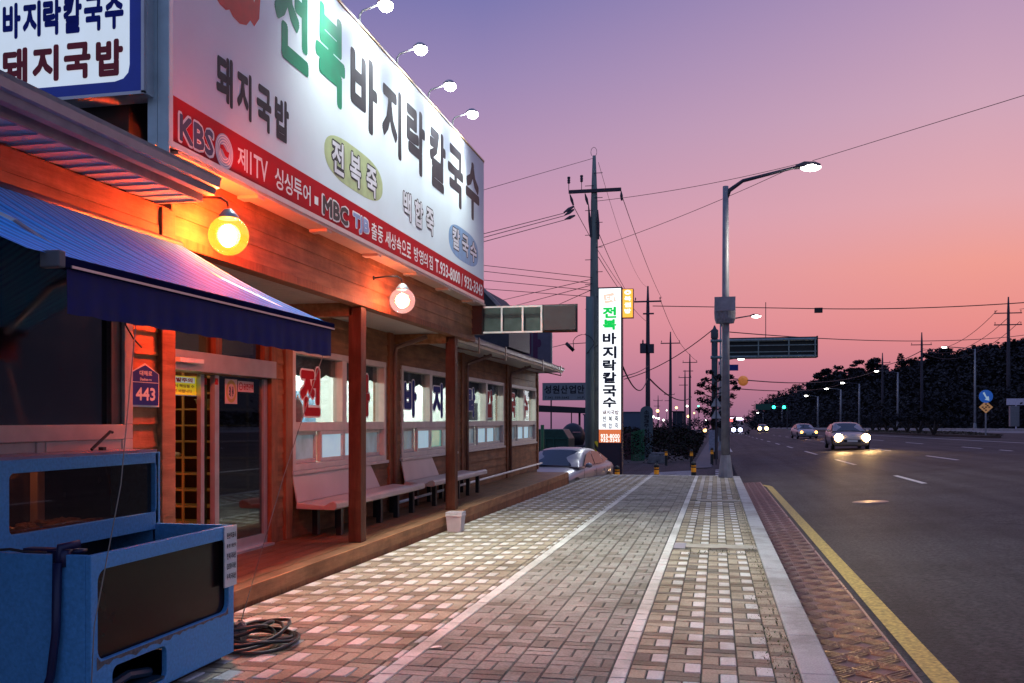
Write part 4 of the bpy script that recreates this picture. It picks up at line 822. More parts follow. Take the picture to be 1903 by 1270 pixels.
f = MB(); f.text('금연구역', 'x', 8.45, 8.65, 1.572, 1.635, BW - .0195, .04)
f.add([(BW - .0195, 8.40 + r * math.cos(2 * math.pi * k / 20), 1.603 + r * .95 * math.sin(2 * math.pi * k / 20)) for r in (.030, .042) for k in range(20)], [(k, (k + 1) % 20, 20 + (k + 1) % 20, 20 + k) for k in range(20)])
f.box(BW - .020, BW - .019, 8.375, 8.425, 1.600, 1.606); f.build('lettering', M_redink, t)
# projecting box sign frame at the end of the fascia, seen from behind, panel partly gone
PF = thing('projecting_sign_frame', 'empty white metal sign frame jutting out over the pavement from the fascia end', 'sign frame', (-3.5, 13.9, 2.55))
M_fr = mat('frame bright', (.70, .70, .68), .4, metal=.2, var=.1); Yf = 13.75
f = MB(); x0, x1 = -3.42, -2.52
for z in (2.575, 2.955): f.box(x0, x1, Yf, Yf + .025, z, z + .025)
for x in (-3.15, -2.83, -2.545): f.box(x, x + .025, Yf - .001, Yf + .024, 2.60, 2.955)
f.build('frame', M_fr, PF)
f = MB(); f.box(-3.60, -2.02, Yf + .10, Yf + .13, 2.60, 2.98); f.build('back_panel', mat('sign back', (.07, .095, .09), .6, var=.25, spec=.1), PF)
f = MB(); f.box(-2.51, -2.02, Yf + .02, Yf + .06, 2.605, 2.975); f.build('side_panel', mat('sign back dark', (.03, .035, .04), .5, var=.25), PF, bevel=.006)
f = MB(); f.box(-3.60, -3.43, Yf - .02, Yf + .099, 2.56, 2.99); f.build('end_box', M_black, PF)
f = MB(); f.box(-3.60, -2.01, Yf + .131, Yf + .15, 2.58, 3.0); f.build('rim', M_black, PF)
# big board with violet characters behind the roof end
p0 = at(910, 612, 25.2); p1 = at(1025, 702, 25.2)
RBd = thing('roof_end_board', 'grey board with huge purple characters behind the far end of the restaurant roof', 'board', ((p0.x + p1.x) / 2, 25.2, p1.z))
f = MB(); f.box(p0.x - .8, p1.x, 25.2, 25.26, p1.z + .12, p0.z + .25); f.build('panel', mat('board grey violet', (.13, .12, .17), .6, var=.15), RBd)
f = MB(); f.text('쌈', 'y', p0.x + .16, p0.x + .74, 2.65, 3.7, 25.196, .05); f.text('밥', 'y', p0.x + .80, p0.x + 1.44, 2.55, 3.7, 25.196, .05); f.build('lettering', mat('ink violet', (.10, .02, .08), .6), RBd)
f = MB(); f.box(p1.x - .02, p1.x + .012, 25.18, 25.27, p1.z + .12, p0.z + .25); f.build('edge', M_conc, RBd)
for xx in (p0.x + .3, p1.x - .5): f = MB(); f.box(xx, xx + .06, 25.27, 25.33, -1.0, 3.3); f.build('stand', M_black, RBd)
for (a_, b_) in (((-3.0, 2.60), (-3.25, 2.35)), ((-2.45, 2.60), (-2.62, 2.30))):
    pass

# ================================================================== STREET FURNITURE
M_lampg = mat('lamp pole grey', (.30, .30, .33), .55, metal=.2, var=.3, scale=4, bump=.1)
def street_lamp(x, y, zb, h, arm, rise, lab, watt, r0=.085, glow=9., grp='street lamps along the road', base=True, lens=1.):
    t = thing('street_lamp', lab, 'street lamp', (x, y, zb), grp)
    a = MB(); a.tube([(x, y, zb + .25), (x, y, zb + h * .5), (x, y, zb + h)], [r0, r0 * .82, r0 * .62], 12); a.build('pole', M_lampg, t, smooth=True)
    if base:
        a = MB(); a.lathe((x, y, zb), [(.20, 0), (.20, .02), (r0 + .04, .35), (r0 + .005, .62)], 14); a.build('pole_base', M_lampg, t)
    a = MB(); s = 1 if arm > 0 else -1
    a.tube([(x, y, zb + h - .42), (x + s * .10, y, zb + h - .12), (x + arm * .25, y, zb + h + rise * .3), (x + arm, y, zb + h + rise)], [.05, .06, .05, .038], 10); a.build('arm', M_lampg if watt < 5 else mat('arm dark', (.05, .045, .07), .5), t, smooth=True)
    ex, ez = x + arm, zb + h + rise; a = MB()
    P = [(-.05, -.03), (.0, .04), (.22, .12), (.5, .10), (.66, .02), (.62, -.03)]
    a.prism([(ex + s * px_, y - .14, ez + pz_ + .0) for px_, pz_ in P], (0, .28, 0)); a.build('head', mat('lamp head', (.10, .09, .11), .45), t, bevel=.03)
    a = MB(); a.ball((ex + s * .40, y, ez - .03 - .1 * (lens - 1)), .23 * lens, 14, sx=1.15, sy=.72, sz=.42); a.build('lens', emat('lamp lens %g' % glow, (1, .97, .88), glow), t, smooth=True)
    if watt: light('lamp_light', 'SPOT', (ex + s * .4, y, ez - .16), (1, .93, .78), watt, .2, t, target=(ex + s * .4, y, 0), angle=150, blend=.7)
    return t
street_lamp(.26, 26.6, walk_z(26.6), 8.02, 1.85, .42, 'tall grey street lamp on the near pavement with a mesh basket on its pole', 900, r0=.125, glow=24)
LP = [(.3, 64, 'street lamp with lit head just past the gantry sign'), (.3, 103, 'small street lamp head shining beside the grey lamp pole, lower left of the far ones')]
for x, y, lab in LP: street_lamp(x, y, road_z(x, y), 8.6, 1.9, .3, lab, 120, glow=14, lens=1.1 + (y > 80) * .3)
RL = [(26.6, 107, 'right side street lamp standing nearest, beside the blue round sign'), (26.6, 150, 'right side street lamp second from the right edge'), (26.5, 188, 'right side street lamp third from the right edge'), (26.5, 215, 'right side street lamp fourth from the right edge'), (26.5, 262, 'right side street lamp fifth from the right edge, by the tree slope'),
      (26.5, 400, 'tiny street lamp far down the right side above the green traffic lights'), (26.5, 560, 'tiny street lamp farthest down the right side of the road')]
for i, (x, y, lab) in enumerate(RL): street_lamp(x, y, road_z(24, y) + .14, 8.4, -2.6, .25, lab, 60 if i < 3 else 0, r0=.13 + .04 * min(i, 4), glow=14, lens=1 + .2 * i)
# basket / rolled banner holder on the near lamp pole
bz = 3.92
t = thing('pole_basket', 'grey mesh basket strapped round the near street lamp pole', 'basket', (.24, 26.5, bz)); a = MB(); n = 20
prof = []
for j, (w_, zz) in enumerate(((.26, .0), (.30, .12), (.31, .30), (.30, .64))): prof.append([(.24 + w_ * .93 * math.cos(2 * math.pi * k / n), 26.5 + w_ * .7 * math.sin(2 * math.pi * k / n), bz + zz - (.0 if j else 0)) for k in range(n)])
a.add([v for r in prof for v in r], [(i * n + k, i * n + (k + 1) % n, (i + 1) * n + (k + 1) % n, (i + 1) * n + k) for i in range(3) for k in range(n)] + [tuple(range(n))])
a.build('basket', mat('basket mesh', (.26, .25, .28), .7, var=.4, scale=18), t)
a = MB(); a.prism([(-.03, 26.26, bz + .32), (.51, 26.26, bz + .32), (.52, 26.26, bz + .70), (-.04, 26.26, bz + .70)], (0, -.012, 0)); a.build('banner_flap', mat('flap', (.34, .33, .37), .7, var=.3, scale=6), t)
# bollards
def bollard_parts():
    t = thing('bollard', 'x', 'bollard', (0, 0, 0), 'black and amber bollards at the side street')
    a = MB(); a.lathe((0, 0, 0), [(.085, 0), (.085, .04), (.072, .06), (.072, .50), (.078, .505), (.078, .52), (.072, .525)], 16); a.build('post', mat('bollard black', (.015, .02, .02), .5, var=.2), t, smooth=False)
    a = MB(); a.lathe((0, 0, 0), [(.0745, .53), (.0745, .66)], 16); a.build('reflective_band', mat('amber band', (.72, .30, .02), .4, emit=(.8, .3, .02), estr=.12), t)
    a = MB(); a.lathe((0, 0, 0), [(.0735, .70), (.0735, .725)], 16); a.build('reflective_band', MATS['amber band'], t)
    a = MB(); a.lathe((0, 0, 0), [(.072, .66), (.072, .74), (.078, .75), (.076, .79), (.06, .83), (.001, .85)], 16); a.build('top_cap', MATS['bollard black'], t, smooth=True)
    return t
B0 = bollard_parts(); bl = [(1147, 28.3, 'black and amber bollard between the parked car and the crossing, leftmost of three'), (1220, 28.3, 'middle bollard at the far end of the brick pavement'), (1289, 28.6, 'bollard nearest the grey lamp pole, rightmost of the near three'), (1285, 46.5, 'smaller bollard beyond the crossing, left of the far two'), (1323, 48, 'smaller bollard beyond the crossing, right beside the triangular signs'), (1238, 50, 'faint bollard in front of the concrete block across the side street')]
for i, (px, y, lab) in enumerate(bl):
    p = at(px, 780, y); z = land_z(p.x, y) - .03
    if i == 0: B0.location = (p.x, y, z); B0['label'] = lab
    else: dup(B0, (p.x, y, z), lab)
# lit vertical sign
VT = at(1113, 537, 30); VB = at(1154, 823, 30); vx0, vx1, vz0, vz1, VY = VT.x, VB.x, VB.z, VT.z, 30
V = thing('pillar_sign', 'tall white backlit pillar sign with green and dark characters beside the concrete pole', 'pillar sign', ((vx0 + vx1) / 2, VY, -1.1))
a = MB(); a.box(vx0 - .03, vx1 + .03, VY + .012, VY + .45, -1.1, vz1 + .04); a.box(vx0 - .03, vx0, VY - .02, VY + .012, -1.1, vz1 + .04); a.box(vx1, vx1 + .03, VY - .02, VY + .012, -1.1, vz1 + .04); a.box(vx0, vx1, VY - .02, VY + .012, vz1, vz1 + .04); a.box(vx0, vx1, VY - .0, VY + .012, -1.1, vz0); a.build('case', mat('pillar navy', (.012, .012, .035), .5), V)
a = MB(); a.quad((vx0, VY, vz0 + .42), (vx1, VY, vz0 + .42), (vx1, VY, vz1), (vx0, VY, vz1)); a.build('lit_panel', emat('pillar lit', (.90, .93, 1.), 1.25), V)
a = MB(); a.quad((vx0, VY, vz0), (vx1, VY, vz0), (vx1, VY, vz0 + .419), (vx0, VY, vz0 + .419)); a.build('phone_panel', emat('pillar lit orange', (1., .26, .10), .6), V)
vw = vx1 - vx0; cxs = (vx0 + vx1) / 2
def vz(py): return vz1 - (py - 537) / 286 * (vz1 - vz0)
a = MB()
for ch, t0, t1 in (('전', 571, 592), ('복', 594, 614)): a.text(ch, 'y', vx0 + .17 * vw, vx1 - .2 * vw, vz(t1), vz(t0), VY - .003, .045)
a.build('lettering', emat('lit green', (.01, .62, .10), .9), V)
a = MB()
for ch, t0, t1 in (('바', 619, 641), ('지', 644, 667), ('락', 669, 690), ('칼', 692, 713), ('국', 716, 738), ('수', 739, 758)): a.text(ch, 'y', vx0 + .17 * vw, vx1 - .2 * vw, vz(t1), vz(t0), VY - .003, .04)
for k, ch in enumerate('전복죽'): a.text(ch, 'y', vx0 + (.16 + .28 * k) * vw, vx0 + (.32 + .28 * k) * vw, vz(784), vz(774), VY - .003, .03)
a.build('lettering', mat('lit dark ink', (.02, .03, .06), .5), V)
a = MB()
for k, ch in enumerate('돼지국밥'): a.text(ch, 'y', vx0 + (.16 + .19 * k) * vw, vx0 + (.33 + .19 * k) * vw, vz(771), vz(763), VY - .003, .03)
a.build('lettering', mat('lit red ink', (.40, .02, .04), .5), V)
a = MB()
for k, ch in enumerate('백합죽'): a.text(ch, 'y', vx0 + (.16 + .28 * k) * vw, vx0 + (.32 + .28 * k) * vw, vz(797), vz(787), VY - .003, .02)
a.build('lettering', mat('lit grey ink', (.30, .30, .36), .5), V)
a = MB(); a.text('933-8000', 'y', vx0 + .08 * vw, vx1 - .06 * vw, vz(815.5), vz(807), VY - .003, .04); a.text('932-3343', 'y', vx0 + .08 * vw, vx1 - .06 * vw, vz(822), vz(815.8), VY - .003, .04); a.build('lettering', emat('lit white ink', (1, .95, .9), 1.1), V)
a = MB(); a.add([(vx0 + u * vw, VY - .002, vz(v)) for u, v in ((.20, 549), (.66, 545), (.78, 561), (.28, 565))], [(0, 1, 2, 3)]); a.build('stamp', emat('stamp peach', (.95, .62, .50), 1.), V)
a = MB(); a.text('도래', 'y', vx0 + .3 * vw, vx0 + .68 * vw, vz(561), vz(550), VY - .004, .03); a.build('lettering', emat('pillar lit', (1, 1, 1), 1), V)
light('pillar_glow', 'AREA', (cxs, VY - .1, 3.2), (.9, .95, 1.), 35, parent=V, target=(cxs, VY - 5, 2.6)).data.size = .8
o0 = at(1156, 537, 30.3); o1 = at(1177, 591, 30.3)
OS = thing('lottery_sign', 'small orange backlit side sign on the right of the pillar sign', 'lit sign', ((o0.x + o1.x) / 2, 30.3, o1.z))
a = MB(); a.box(o0.x, o1.x, 30.3, 30.5, o1.z, o0.z); a.build('case', mat('case orange', (.4, .18, .05), .5), OS)
a = MB(); a.quad((o0.x + .02, 30.297, o1.z + .02), (o1.x - .02, 30.297, o1.z + .02), (o1.x - .02, 30.297, o0.z - .02), (o0.x + .02, 30.297, o0.z - .02)); a.build('lit_panel', emat('lit orange', (1., .42, .06), 1.3), OS)
a = MB(); w_ = o1.x - o0.x
for k, ch in enumerate('◎복권방'): a.text(ch, 'y', o0.x + .2 * w_, o1.x - .2 * w_, o0.z - .14 - .2 * k - .06, o0.z - .04 - .2 * k, 30.294, .06)
a.build('lettering', emat('lit white ink', (1, 1, 1), 1), OS)

# utility poles
def upole(x, y, ztop, arms, lab, r=.13, zb=None, dark=True, extra=None):
    zb = hill_z(x, y) - .1 if zb is None else zb
    t = thing('utility_pole', lab, 'utility pole', (x, y, zb), 'utility poles carrying overhead lines')
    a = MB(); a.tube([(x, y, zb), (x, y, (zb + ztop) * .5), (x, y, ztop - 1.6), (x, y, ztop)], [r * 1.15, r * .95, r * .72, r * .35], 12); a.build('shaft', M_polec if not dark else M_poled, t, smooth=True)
    for (z, xa, xb, hang) in arms:
        a = MB(); a.box(x + xa, x + xb, y - .16, y - .07, z - .055, z + .055); a.build('crossarm', M_poled, t)
        for k in range(hang):
            u = x + xa + .1 + (xb - xa - .2) * (k / max(hang - 1, 1)); a = MB()
            a.lathe((u, y - .11, z + .06), [(.02, 0), (.02, .08), (.055, .09), (.03, .13), (.055, .15), (.03, .19), (.05, .21), (.01, .26)], 8); a.build('insulator', M_poled, t)
    return t
UP = upole(-4.06, 32, 10.28, [(9.06, -.86, .93, 0)], 'tall concrete utility pole right beside the lit pillar sign', r=.16, zb=-1.2, dark=False)
for (dx, z) in ((-.86, 9.25), (-.42, 9.28)):
    a = MB(); a.tube([(-4.06 + dx, 31.9, z - .15), (-4.06 + dx, 31.9, z + .1)], .012, 6); a.lathe((-4.06 + dx, 31.9, z + .1), [(.03, 0), (.055, .03), (.04, .08), (.055, .1), (.04, .16), (.055, .18), (.05, .23), (.02, .24)], 10); a.build('insulator', M_poled, UP)
for (dx, z, dx2, z2) in ((-.82, 8.98, -.70, 8.6), (-.30, 8.98, -.2, 8.6), (.93, 9.0, .95, 8.68), (-.18, 8.6, -.10, 7.5), (.14, 8.4, .16, 7.4)):
    a = MB(); a.tube([(-4.06 + dx, 31.88, z), (-4.06 + (dx + dx2) / 2, 31.88, (z + z2) / 2), (-4.06 + dx2, 31.88, z2)], [.015, .05, .03], 8); a.build('hanging_insulator', M_poled, UP)
for (px, py, px2, py2) in ((1066, 384, 1048, 395), (1066, 390, 1050, 400), (1068, 401, 1050, 408)):
    p, q_ = at(px, py, 31), at(px2, py2, 30.4); a = MB(); a.tube([p, (p + q_) / 2, q_], [.03, .06, .02], 8); a.build('line_clamp', M_poled, UP)
a = MB()
for k in range(14): z = 4.2 + k * .42; a.tube([(-4.06, 31.9, z), (-4.06 + (.3 if k % 2 else -.3), 31.9, z)], .012, 5)
a.build('step_bolts', M_poled, UP)
a = MB(); cc = [(-4.06 + .10 * math.cos(t_) , 31.9, 10.38 + .16 * math.sin(t_)) for t_ in [R(k * 12 - 60) for k in range(25)]]; a.tube(cc, .008, 5); a.build('top_loop', M_poled, UP)
a = MB(); a.lathe((-4.06, 32, 0), [(.182, -.35), (.178, .55)], 20)
m = bpy.data.materials.new('hazard wrap'); m.use_nodes = True; n_ = m.node_tree; p = n_.nodes['Principled BSDF']; g = n_.nodes.new('ShaderNodeNewGeometry'); mp = n_.nodes.new('ShaderNodeMapping'); mp.inputs['Rotation'].default_value = (0, R(38), 0)
n_.links.new(g.outputs['Position'], mp.inputs[0]); wv = n_.nodes.new('ShaderNodeTexWave'); wv.inputs['Scale'].default_value = 1.5; n_.links.new(mp.outputs[0], wv.inputs[0]); cr = n_.nodes.new('ShaderNodeValToRGB'); cr.color_ramp.interpolation = 'CONSTANT'; cr.color_ramp.elements[0].color = (.012, .012, .012, 1); cr.color_ramp.elements[1].position = .5; cr.color_ramp.elements[1].color = (.62, .52, .02, 1)
n_.links.new(wv.outputs['Fac'], cr.inputs[0]); n_.links.new(cr.outputs[0], p.inputs['Base Color']); a.build('hazard_wrap', m, UP)
p = at(1096, 552, 31.4); a = MB(); a.tube([(p.x, 31.4, -1.2), (p.x, 31.4, p.z)], [.17, .13], 14)
tag(a.build('stub_pole', mat('stub concrete', (.19, .25, .23), .8, var=.35, scale=3, bump=.3, stretch=(1, 1, .3)), smooth=True), 'shorter dark green grey pole standing just left of the tall concrete pole', 'pole')
# transformer pole and the row beyond
p = at(1204, 532, 70); U2 = upole(p.x, 70, p.z, [(p.z - 1.15, -1.0, 1.0, 3), (p.z - 2.05, -.35, .45, 0)], 'utility pole with grey transformer box beyond the lit pillar sign', r=.17)
tz = at(1204, 648, 70).z; a = MB(); a.box(p.x - .55, p.x - .12, 69.6, 70.1, tz - .35, tz + .35); a.box(p.x + .05, p.x + .45, 69.6, 70.1, tz - .35, tz + .3); a.lathe((p.x - .35, 69.8, tz + .35), [(.05, 0), (.08, .05), (.04, .12), (.07, .16), (.02, .3)], 8); a.build('transformer', M_poled, U2)
for px, py, y, lab in ((1246, 617, 108, 'second utility pole of the left row, past the transformer pole'), (1282, 658, 145, 'third utility pole of the left row'), (1273, 688, 165, 'utility pole close left of the third one, slightly lower'), (1223, 735, 230, 'thin far utility pole low behind the transformer pole'), (1244, 722, 200, 'far low utility pole just left of the second pole')):
    q_ = at(px, py, y); upole(q_.x, y, q_.z, [(q_.z - 1.3, -1.1, 1.1, 2)] + ([(q_.z - 2.6, -1., .5, 0)] if y > 140 else []), lab, r=.17)
for px, py, y, lab in ((1874, 552, 110, 'tall utility pole with two crossarms at the right edge'), (1713, 618, 141, 'utility pole on the right side between the first two street lamps'), (1640, 656, 175, 'utility pole with transformer on the right, left of the pointed fir')):
    q_ = at(px, py, y); upole(q_.x, y, q_.z, [(q_.z - 1.75, -1.45, 1.3, 3)] + ([(q_.z - 3.0, -1.45, 1.3, 3)] if y == 110 else []), lab, r=.2)
# gantry direction sign seen from behind
GY = 60; g0 = at(1350, 632, GY); g1 = at(1517, 664, GY); gp = at(1328, 614, GY)
GN = thing('gantry_sign', 'back of a long dark direction sign on an arm over the road', 'gantry sign', (gp.x, GY, -1.1))
a = MB(); a.tube([(gp.x, GY, -1.1), (gp.x, GY, gp.z)], .19, 16); a.lathe((gp.x, GY, gp.z), [(.23, -.5), (.23, 0), (.12, .08), (.03, .3)], 14); a.build('post', mat('gantry post', (.05, .07, .08), .6), GN, smooth=True)
a = MB()
for z in (g0.z - .06, g1.z + .06): a.tube([(gp.x - .25, GY - .1, z), (g1.x, GY - .1, z)], .10, 10)
for x in (gp.x + 2.6, gp.x + 4.4, g1.x - .12): a.box(x, x + .07, GY - .24, GY - .2, g1.z, g0.z)
for z in (g0.z - .42, g0.z - .82): a.box(gp.x + .7, g1.x, GY - .25, GY - .22, z, z + .05)
a.build('arm_frame', mat('gantry steel', (.26, .34, .34), .5, metal=.4, var=.35), GN)
a = MB(); a.box(gp.x + .6, g1.x + .03, GY + .05, GY + .1, g1.z - .05, g0.z + .12); a.box(g1.x, g1.x + .08, GY - .22, GY + .05, g1.z - .02, g0.z + .14); a.build('panel', mat('gantry panel', (.012, .02, .022), .6), GN)
a = MB(); an = at(1423, 562, GY); a.tube([(an.x, GY, g0.z), (an.x, GY, an.z)], .025, 6); a.build('antenna', M_poled, GN)
# small blue sign, orange back of a mirror, warning triangles
p0, p1 = at(1351, 678, 64), at(1372, 689, 64); a = MB(); a.box(p0.x, p1.x, 64, 64.05, p1.z, p0.z); t = tag(a.build('blue_sign', mat('road blue', (.02, .04, .30), .5)), 'small blue name sign under the gantry arm', 'sign')
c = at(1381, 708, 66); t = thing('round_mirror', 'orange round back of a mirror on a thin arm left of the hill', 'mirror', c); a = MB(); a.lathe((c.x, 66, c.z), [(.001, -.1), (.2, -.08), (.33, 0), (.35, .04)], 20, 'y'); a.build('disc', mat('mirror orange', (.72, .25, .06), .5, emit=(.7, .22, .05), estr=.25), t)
a = MB(); a.tube([(.9, 66, c.z), (c.x + .45, 66, c.z + .03)], .035, 6); a.build('arm', M_poled, t)
t = thing('warning_sign', 'two stacked white triangular signs on a thin post beside the lamp pole', 'road sign', (at(1331, 735, 48).x, 48, -1))
a = MB(); x = at(1331, 735, 48).x; a.tube([(x, 48, -1.1), (x, 48, 2.5)], .03, 8); a.build('post', M_poled, t)
for zc in (1.95, 1.35):
    a = MB(); a.prism([(x - .26, 48.04, zc - .02), (x + .26, 48.04, zc - .02), (x, 48.04, zc + .50)], (0, .01, 0)); a.build('triangle', mat('triangle back', (.50, .50, .50), .4, var=.2), t)
a = MB(); x = at(1322, 800, 49).x; a.box(x - .13, x + .17, 49, 49.05, -.35, .75); tag(a.build('banner_board', mat('banner pale', (.35, .36, .45), .6, var=.4, scale=10)), 'narrow pale upright banner behind the triangular signs', 'banner')
# traffic lights far ahead
tx = at(1438, 757, 300); t = thing('traffic_light', 'row of distant green traffic lights over the road', 'traffic light', tx)
a = MB(); e = at(1475, 757, 300); a.box(at(1420, 757, 300).x, e.x, 300, 300.2, tx.z + .5, tx.z + .62); b_ = at(1463, 757, 300); a.tube([(b_.x, 300, -2.5), (b_.x, 300, tx.z + .6)], .16, 8); a.build('mast', M_poled, t)
for px, c_, s_ in ((1438, (.02, 1, .55), 9), (1457, (.02, 1, .55), 9), (1428, (1, .5, .6), 6)):
    q_ = at(px, 757, 300); a = MB(); a.box(q_.x - .75, q_.x + .75, 300.3, 300.5, q_.z - .3, q_.z + .35); a.build('signal_housing', M_black, t); a = MB(); a.ball((q_.x, 300, q_.z), .46, 12, sy=.3); a.build('signal_lens', emat('signal %d' % px, c_, s_), t)
q0, q1 = at(1404, 751, 290), at(1432, 762, 290); a = MB(); a.box(q0.x, q1.x, 290, 290.1, q1.z, q0.z); tag(a.build('direction_sign', mat('road green', (.01, .10, .07), .5)), 'green direction sign board left of the traffic lights', 'road sign')
# right side: blue round sign with diamond plate, board with hazard pole
x = 17.05; y = 66.; zb = road_z(x, y); t = thing('keep_right_sign', 'blue round sign above an orange diamond plate on the tip of the planted island', 'road sign', (x, y, zb))
a = MB(); a.tube([(x, y, zb), (x, y, 3.1)], .05, 8); a.build('post', M_lampg, t)
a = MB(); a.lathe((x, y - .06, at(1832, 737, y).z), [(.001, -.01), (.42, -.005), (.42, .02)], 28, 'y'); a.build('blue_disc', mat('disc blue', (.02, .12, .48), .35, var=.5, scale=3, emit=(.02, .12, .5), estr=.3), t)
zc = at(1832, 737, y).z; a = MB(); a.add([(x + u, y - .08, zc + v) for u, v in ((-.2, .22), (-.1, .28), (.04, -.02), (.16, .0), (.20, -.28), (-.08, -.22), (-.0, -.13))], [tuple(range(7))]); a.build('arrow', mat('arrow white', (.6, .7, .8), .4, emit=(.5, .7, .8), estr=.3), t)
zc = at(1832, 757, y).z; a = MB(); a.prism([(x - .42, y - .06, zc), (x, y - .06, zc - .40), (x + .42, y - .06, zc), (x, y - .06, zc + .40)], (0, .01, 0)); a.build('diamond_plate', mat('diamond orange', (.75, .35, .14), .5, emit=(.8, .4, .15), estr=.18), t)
a = MB()
for (u, v) in ((-.2, 0), (.2, 0), (0, .2), (0, -.2), (0, 0), (.1, .1), (-.1, -.1)): a.box(x + u - .06, x + u + .06, y - .066, y - .062, zc + v - .04, zc + v + .04)
a.build('diamond_marks', mat('diamond brown', (.22, .07, .03), .5), t)
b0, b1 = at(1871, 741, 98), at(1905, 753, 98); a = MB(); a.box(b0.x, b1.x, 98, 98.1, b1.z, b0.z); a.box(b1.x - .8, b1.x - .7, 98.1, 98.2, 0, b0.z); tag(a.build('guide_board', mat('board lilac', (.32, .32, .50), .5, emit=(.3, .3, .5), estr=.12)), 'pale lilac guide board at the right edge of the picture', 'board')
c0 = at(1884, 775, 96); a = MB(); a.box(c0.x - .3, c0.x + .5, 96, 96.5, c0.z - .9, c0.z + 1.); tag(a.build('control_cabinet', mat('cabinet', (.22, .21, .22), .5), bevel=.03), 'grey control cabinet below the lilac guide board', 'cabinet')
# left middle distance
p0, p1 = at(1008, 712, 60), at(1112, 744, 60)
t = thing('company_board', 'grey billboard lettered in dark characters behind the parked car', 'billboard', ((p0.x + p1.x) / 2, 60, p1.z))
a = MB(); a.box(p0.x, p1.x, 60, 60.15, p1.z, p0.z); a.build('panel', mat('board grey', (.22, .24, .26), .6, var=.12), t)
a = MB(); u0 = p0.x + .12; dw = (p1.x - p0.x) * .148
for k, ch in enumerate('성원산업안전'): a.text(ch, 'y', u0 + dw * k, u0 + dw * k + dw * .86, p0.z - .70, p0.z - .16, 59.99, .03)
a.text('T.041-939-5642', 'y', p0.x + .15, p0.x + 1.75, p1.z + .10, p1.z + .25, 59.99, .01); a.text('H.P. 010', 'y', p0.x + 2.3, p0.x + 3.3, p1.z + .10, p1.z + .25, 59.99, .01); a.build('lettering', M_dark, t)
a = MB(); [a.box(xx, xx + .08, 60.15, 60.25, -1.5, p0.z - .1) for xx in (p0.x + .5, p1.x - .5)]; a.build('stands', M_poled, t)
q0, q1 = at(990, 747, 50), at(1096, 766, 50); t = thing('carport', 'dark flat carport roof on thin posts behind the parked car', 'carport', ((q0.x + q1.x) / 2, 52, -1.3))
a = MB(); a.prism([(q0.x - 3, 50, q0.z), (q1.x, 50, q1.z + .22), (q1.x, 50, q1.z - .08), (q0.x - 3, 50, q0.z - .42)], (0, 6, 0)); a.build('roof', mat('carport dark', (.014, .014, .022), .6), t)
for px in (1062, 1077): xx = at(px, 780, 51).x; a = MB(); a.tube([(xx, 51, -1.4), (xx, 51, q1.z)], .06 if px > 1070 else .03, 8); a.build('post', M_poled, t)
# green skip and dark tank trailer under the roof
s0, s1 = at(998, 798, 40), at(1057, 836, 40); t = thing('waste_skip', 'dark green open skip behind the parked car', 'skip', ((s0.x + s1.x) / 2, 41, -1.2))
a = MB(); a.prism([(s0.x - .6, 40, s0.z), (s1.x - .25, 40, s0.z), (s1.x, 40, s0.z - .40), (s1.x, 40, -1.1), (s0.x - .6, 40, -1.1)], (0, 1.7, 0)); a.build('bin', mat('skip green', (.008, .06, .045), .5, var=.4), t, bevel=.04)
a = MB(); [a.box(xx, xx + .05, 39.96, 39.999, -.9, s0.z - .4) for xx in (s0.x, s0.x + .35, s0.x + .7, s1.x - .06)]; a.box(s0.x - .6, s1.x, 39.95, 39.998, s0.z - .42, s0.z - .37); a.build('ribs', mat('skip green light', (.015, .09, .065), .5), t)
xx = at(1008, 780, 36).x; a = MB(); a.tube([(xx, 36, -1.2), (xx, 36, at(1008, 790, 36).z)], .07, 8); tag(a.build('green_post', mat('post green', (.01, .12, .03), .5), smooth=True), 'round green post at the corner of the wooden building', 'post')
c = at(1062, 800, 46); t = thing('water_tank', 'rounded dark tank under the carport', 'tank', (c.x, 46, -1.2)); a = MB(); a.ball((c.x - .05, 46.8, c.z - .35), .62, 20, sx=1., sz=1.15); a.build('vessel', mat('tank black', (.008, .008, .014), .4), t, smooth=True)
a = MB(); a.box(c.x - .6, c.x + .7, 46.2, 47.4, -1.3, c.z - .75); a.build('cradle', M_poled, t); a = MB(); a.box(c.x + .05, c.x + .42, 46.1, 46.15, c.z - .12, c.z - .07); a.build('tail_reflector', mat('reflector pink', (.6, .25, .25), .4), t)
s0, s1 = at(1173, 795, 62), at(1200, 845, 62); a = MB(); n = 9
for k in range(n): xx = s0.x + (s1.x - s0.x) * k / n; a.box(xx, xx + (s1.x - s0.x) / n * .7, 62 - .8 * k / n, 62.05 - .8 * k / n, -1.6, s0.z - .3 + .25 * k / n)
tag(a.build('green_fence', mat('fence green', (.012, .16, .06), .6)), 'bright green ribbed fence panel beyond the crossing', 'fence')
s0, s1 = at(1160, 800, 64), at(1174, 845, 64); a = MB(); a.box(s0.x, s1.x + .1, 64, 64.1, -1.6, s0.z - .2); tag(a.build('red_hoarding', mat('hoarding', (.10, .03, .04), .7, var=.4)), 'dull red hoarding left of the green fence', 'hoarding')
s0, s1 = at(1190, 755, 66), at(1213, 822, 66); t = thing('round_top_sign', 'rounded grey pillar signboard with vertical dark characters behind the green fence', 'pillar sign', ((s0.x + s1.x) / 2, 66, -1.6)); a = MB()
hw = (s1.x - s0.x) / 2; cx_ = (s0.x + s1.x) / 2; P = [(cx_ - hw, 66, -1.6), (cx_ + hw, 66, -1.6)] + [(cx_ + hw * math.cos(R(k * 18)), 66, s0.z - .35 + .35 * math.sin(R(k * 18))) for k in range(11)]
a.prism(P, (0, .2, 0)); a.build('panel', mat('pillar grey', (.11, .15, .17), .7, var=.15), t); a = MB()
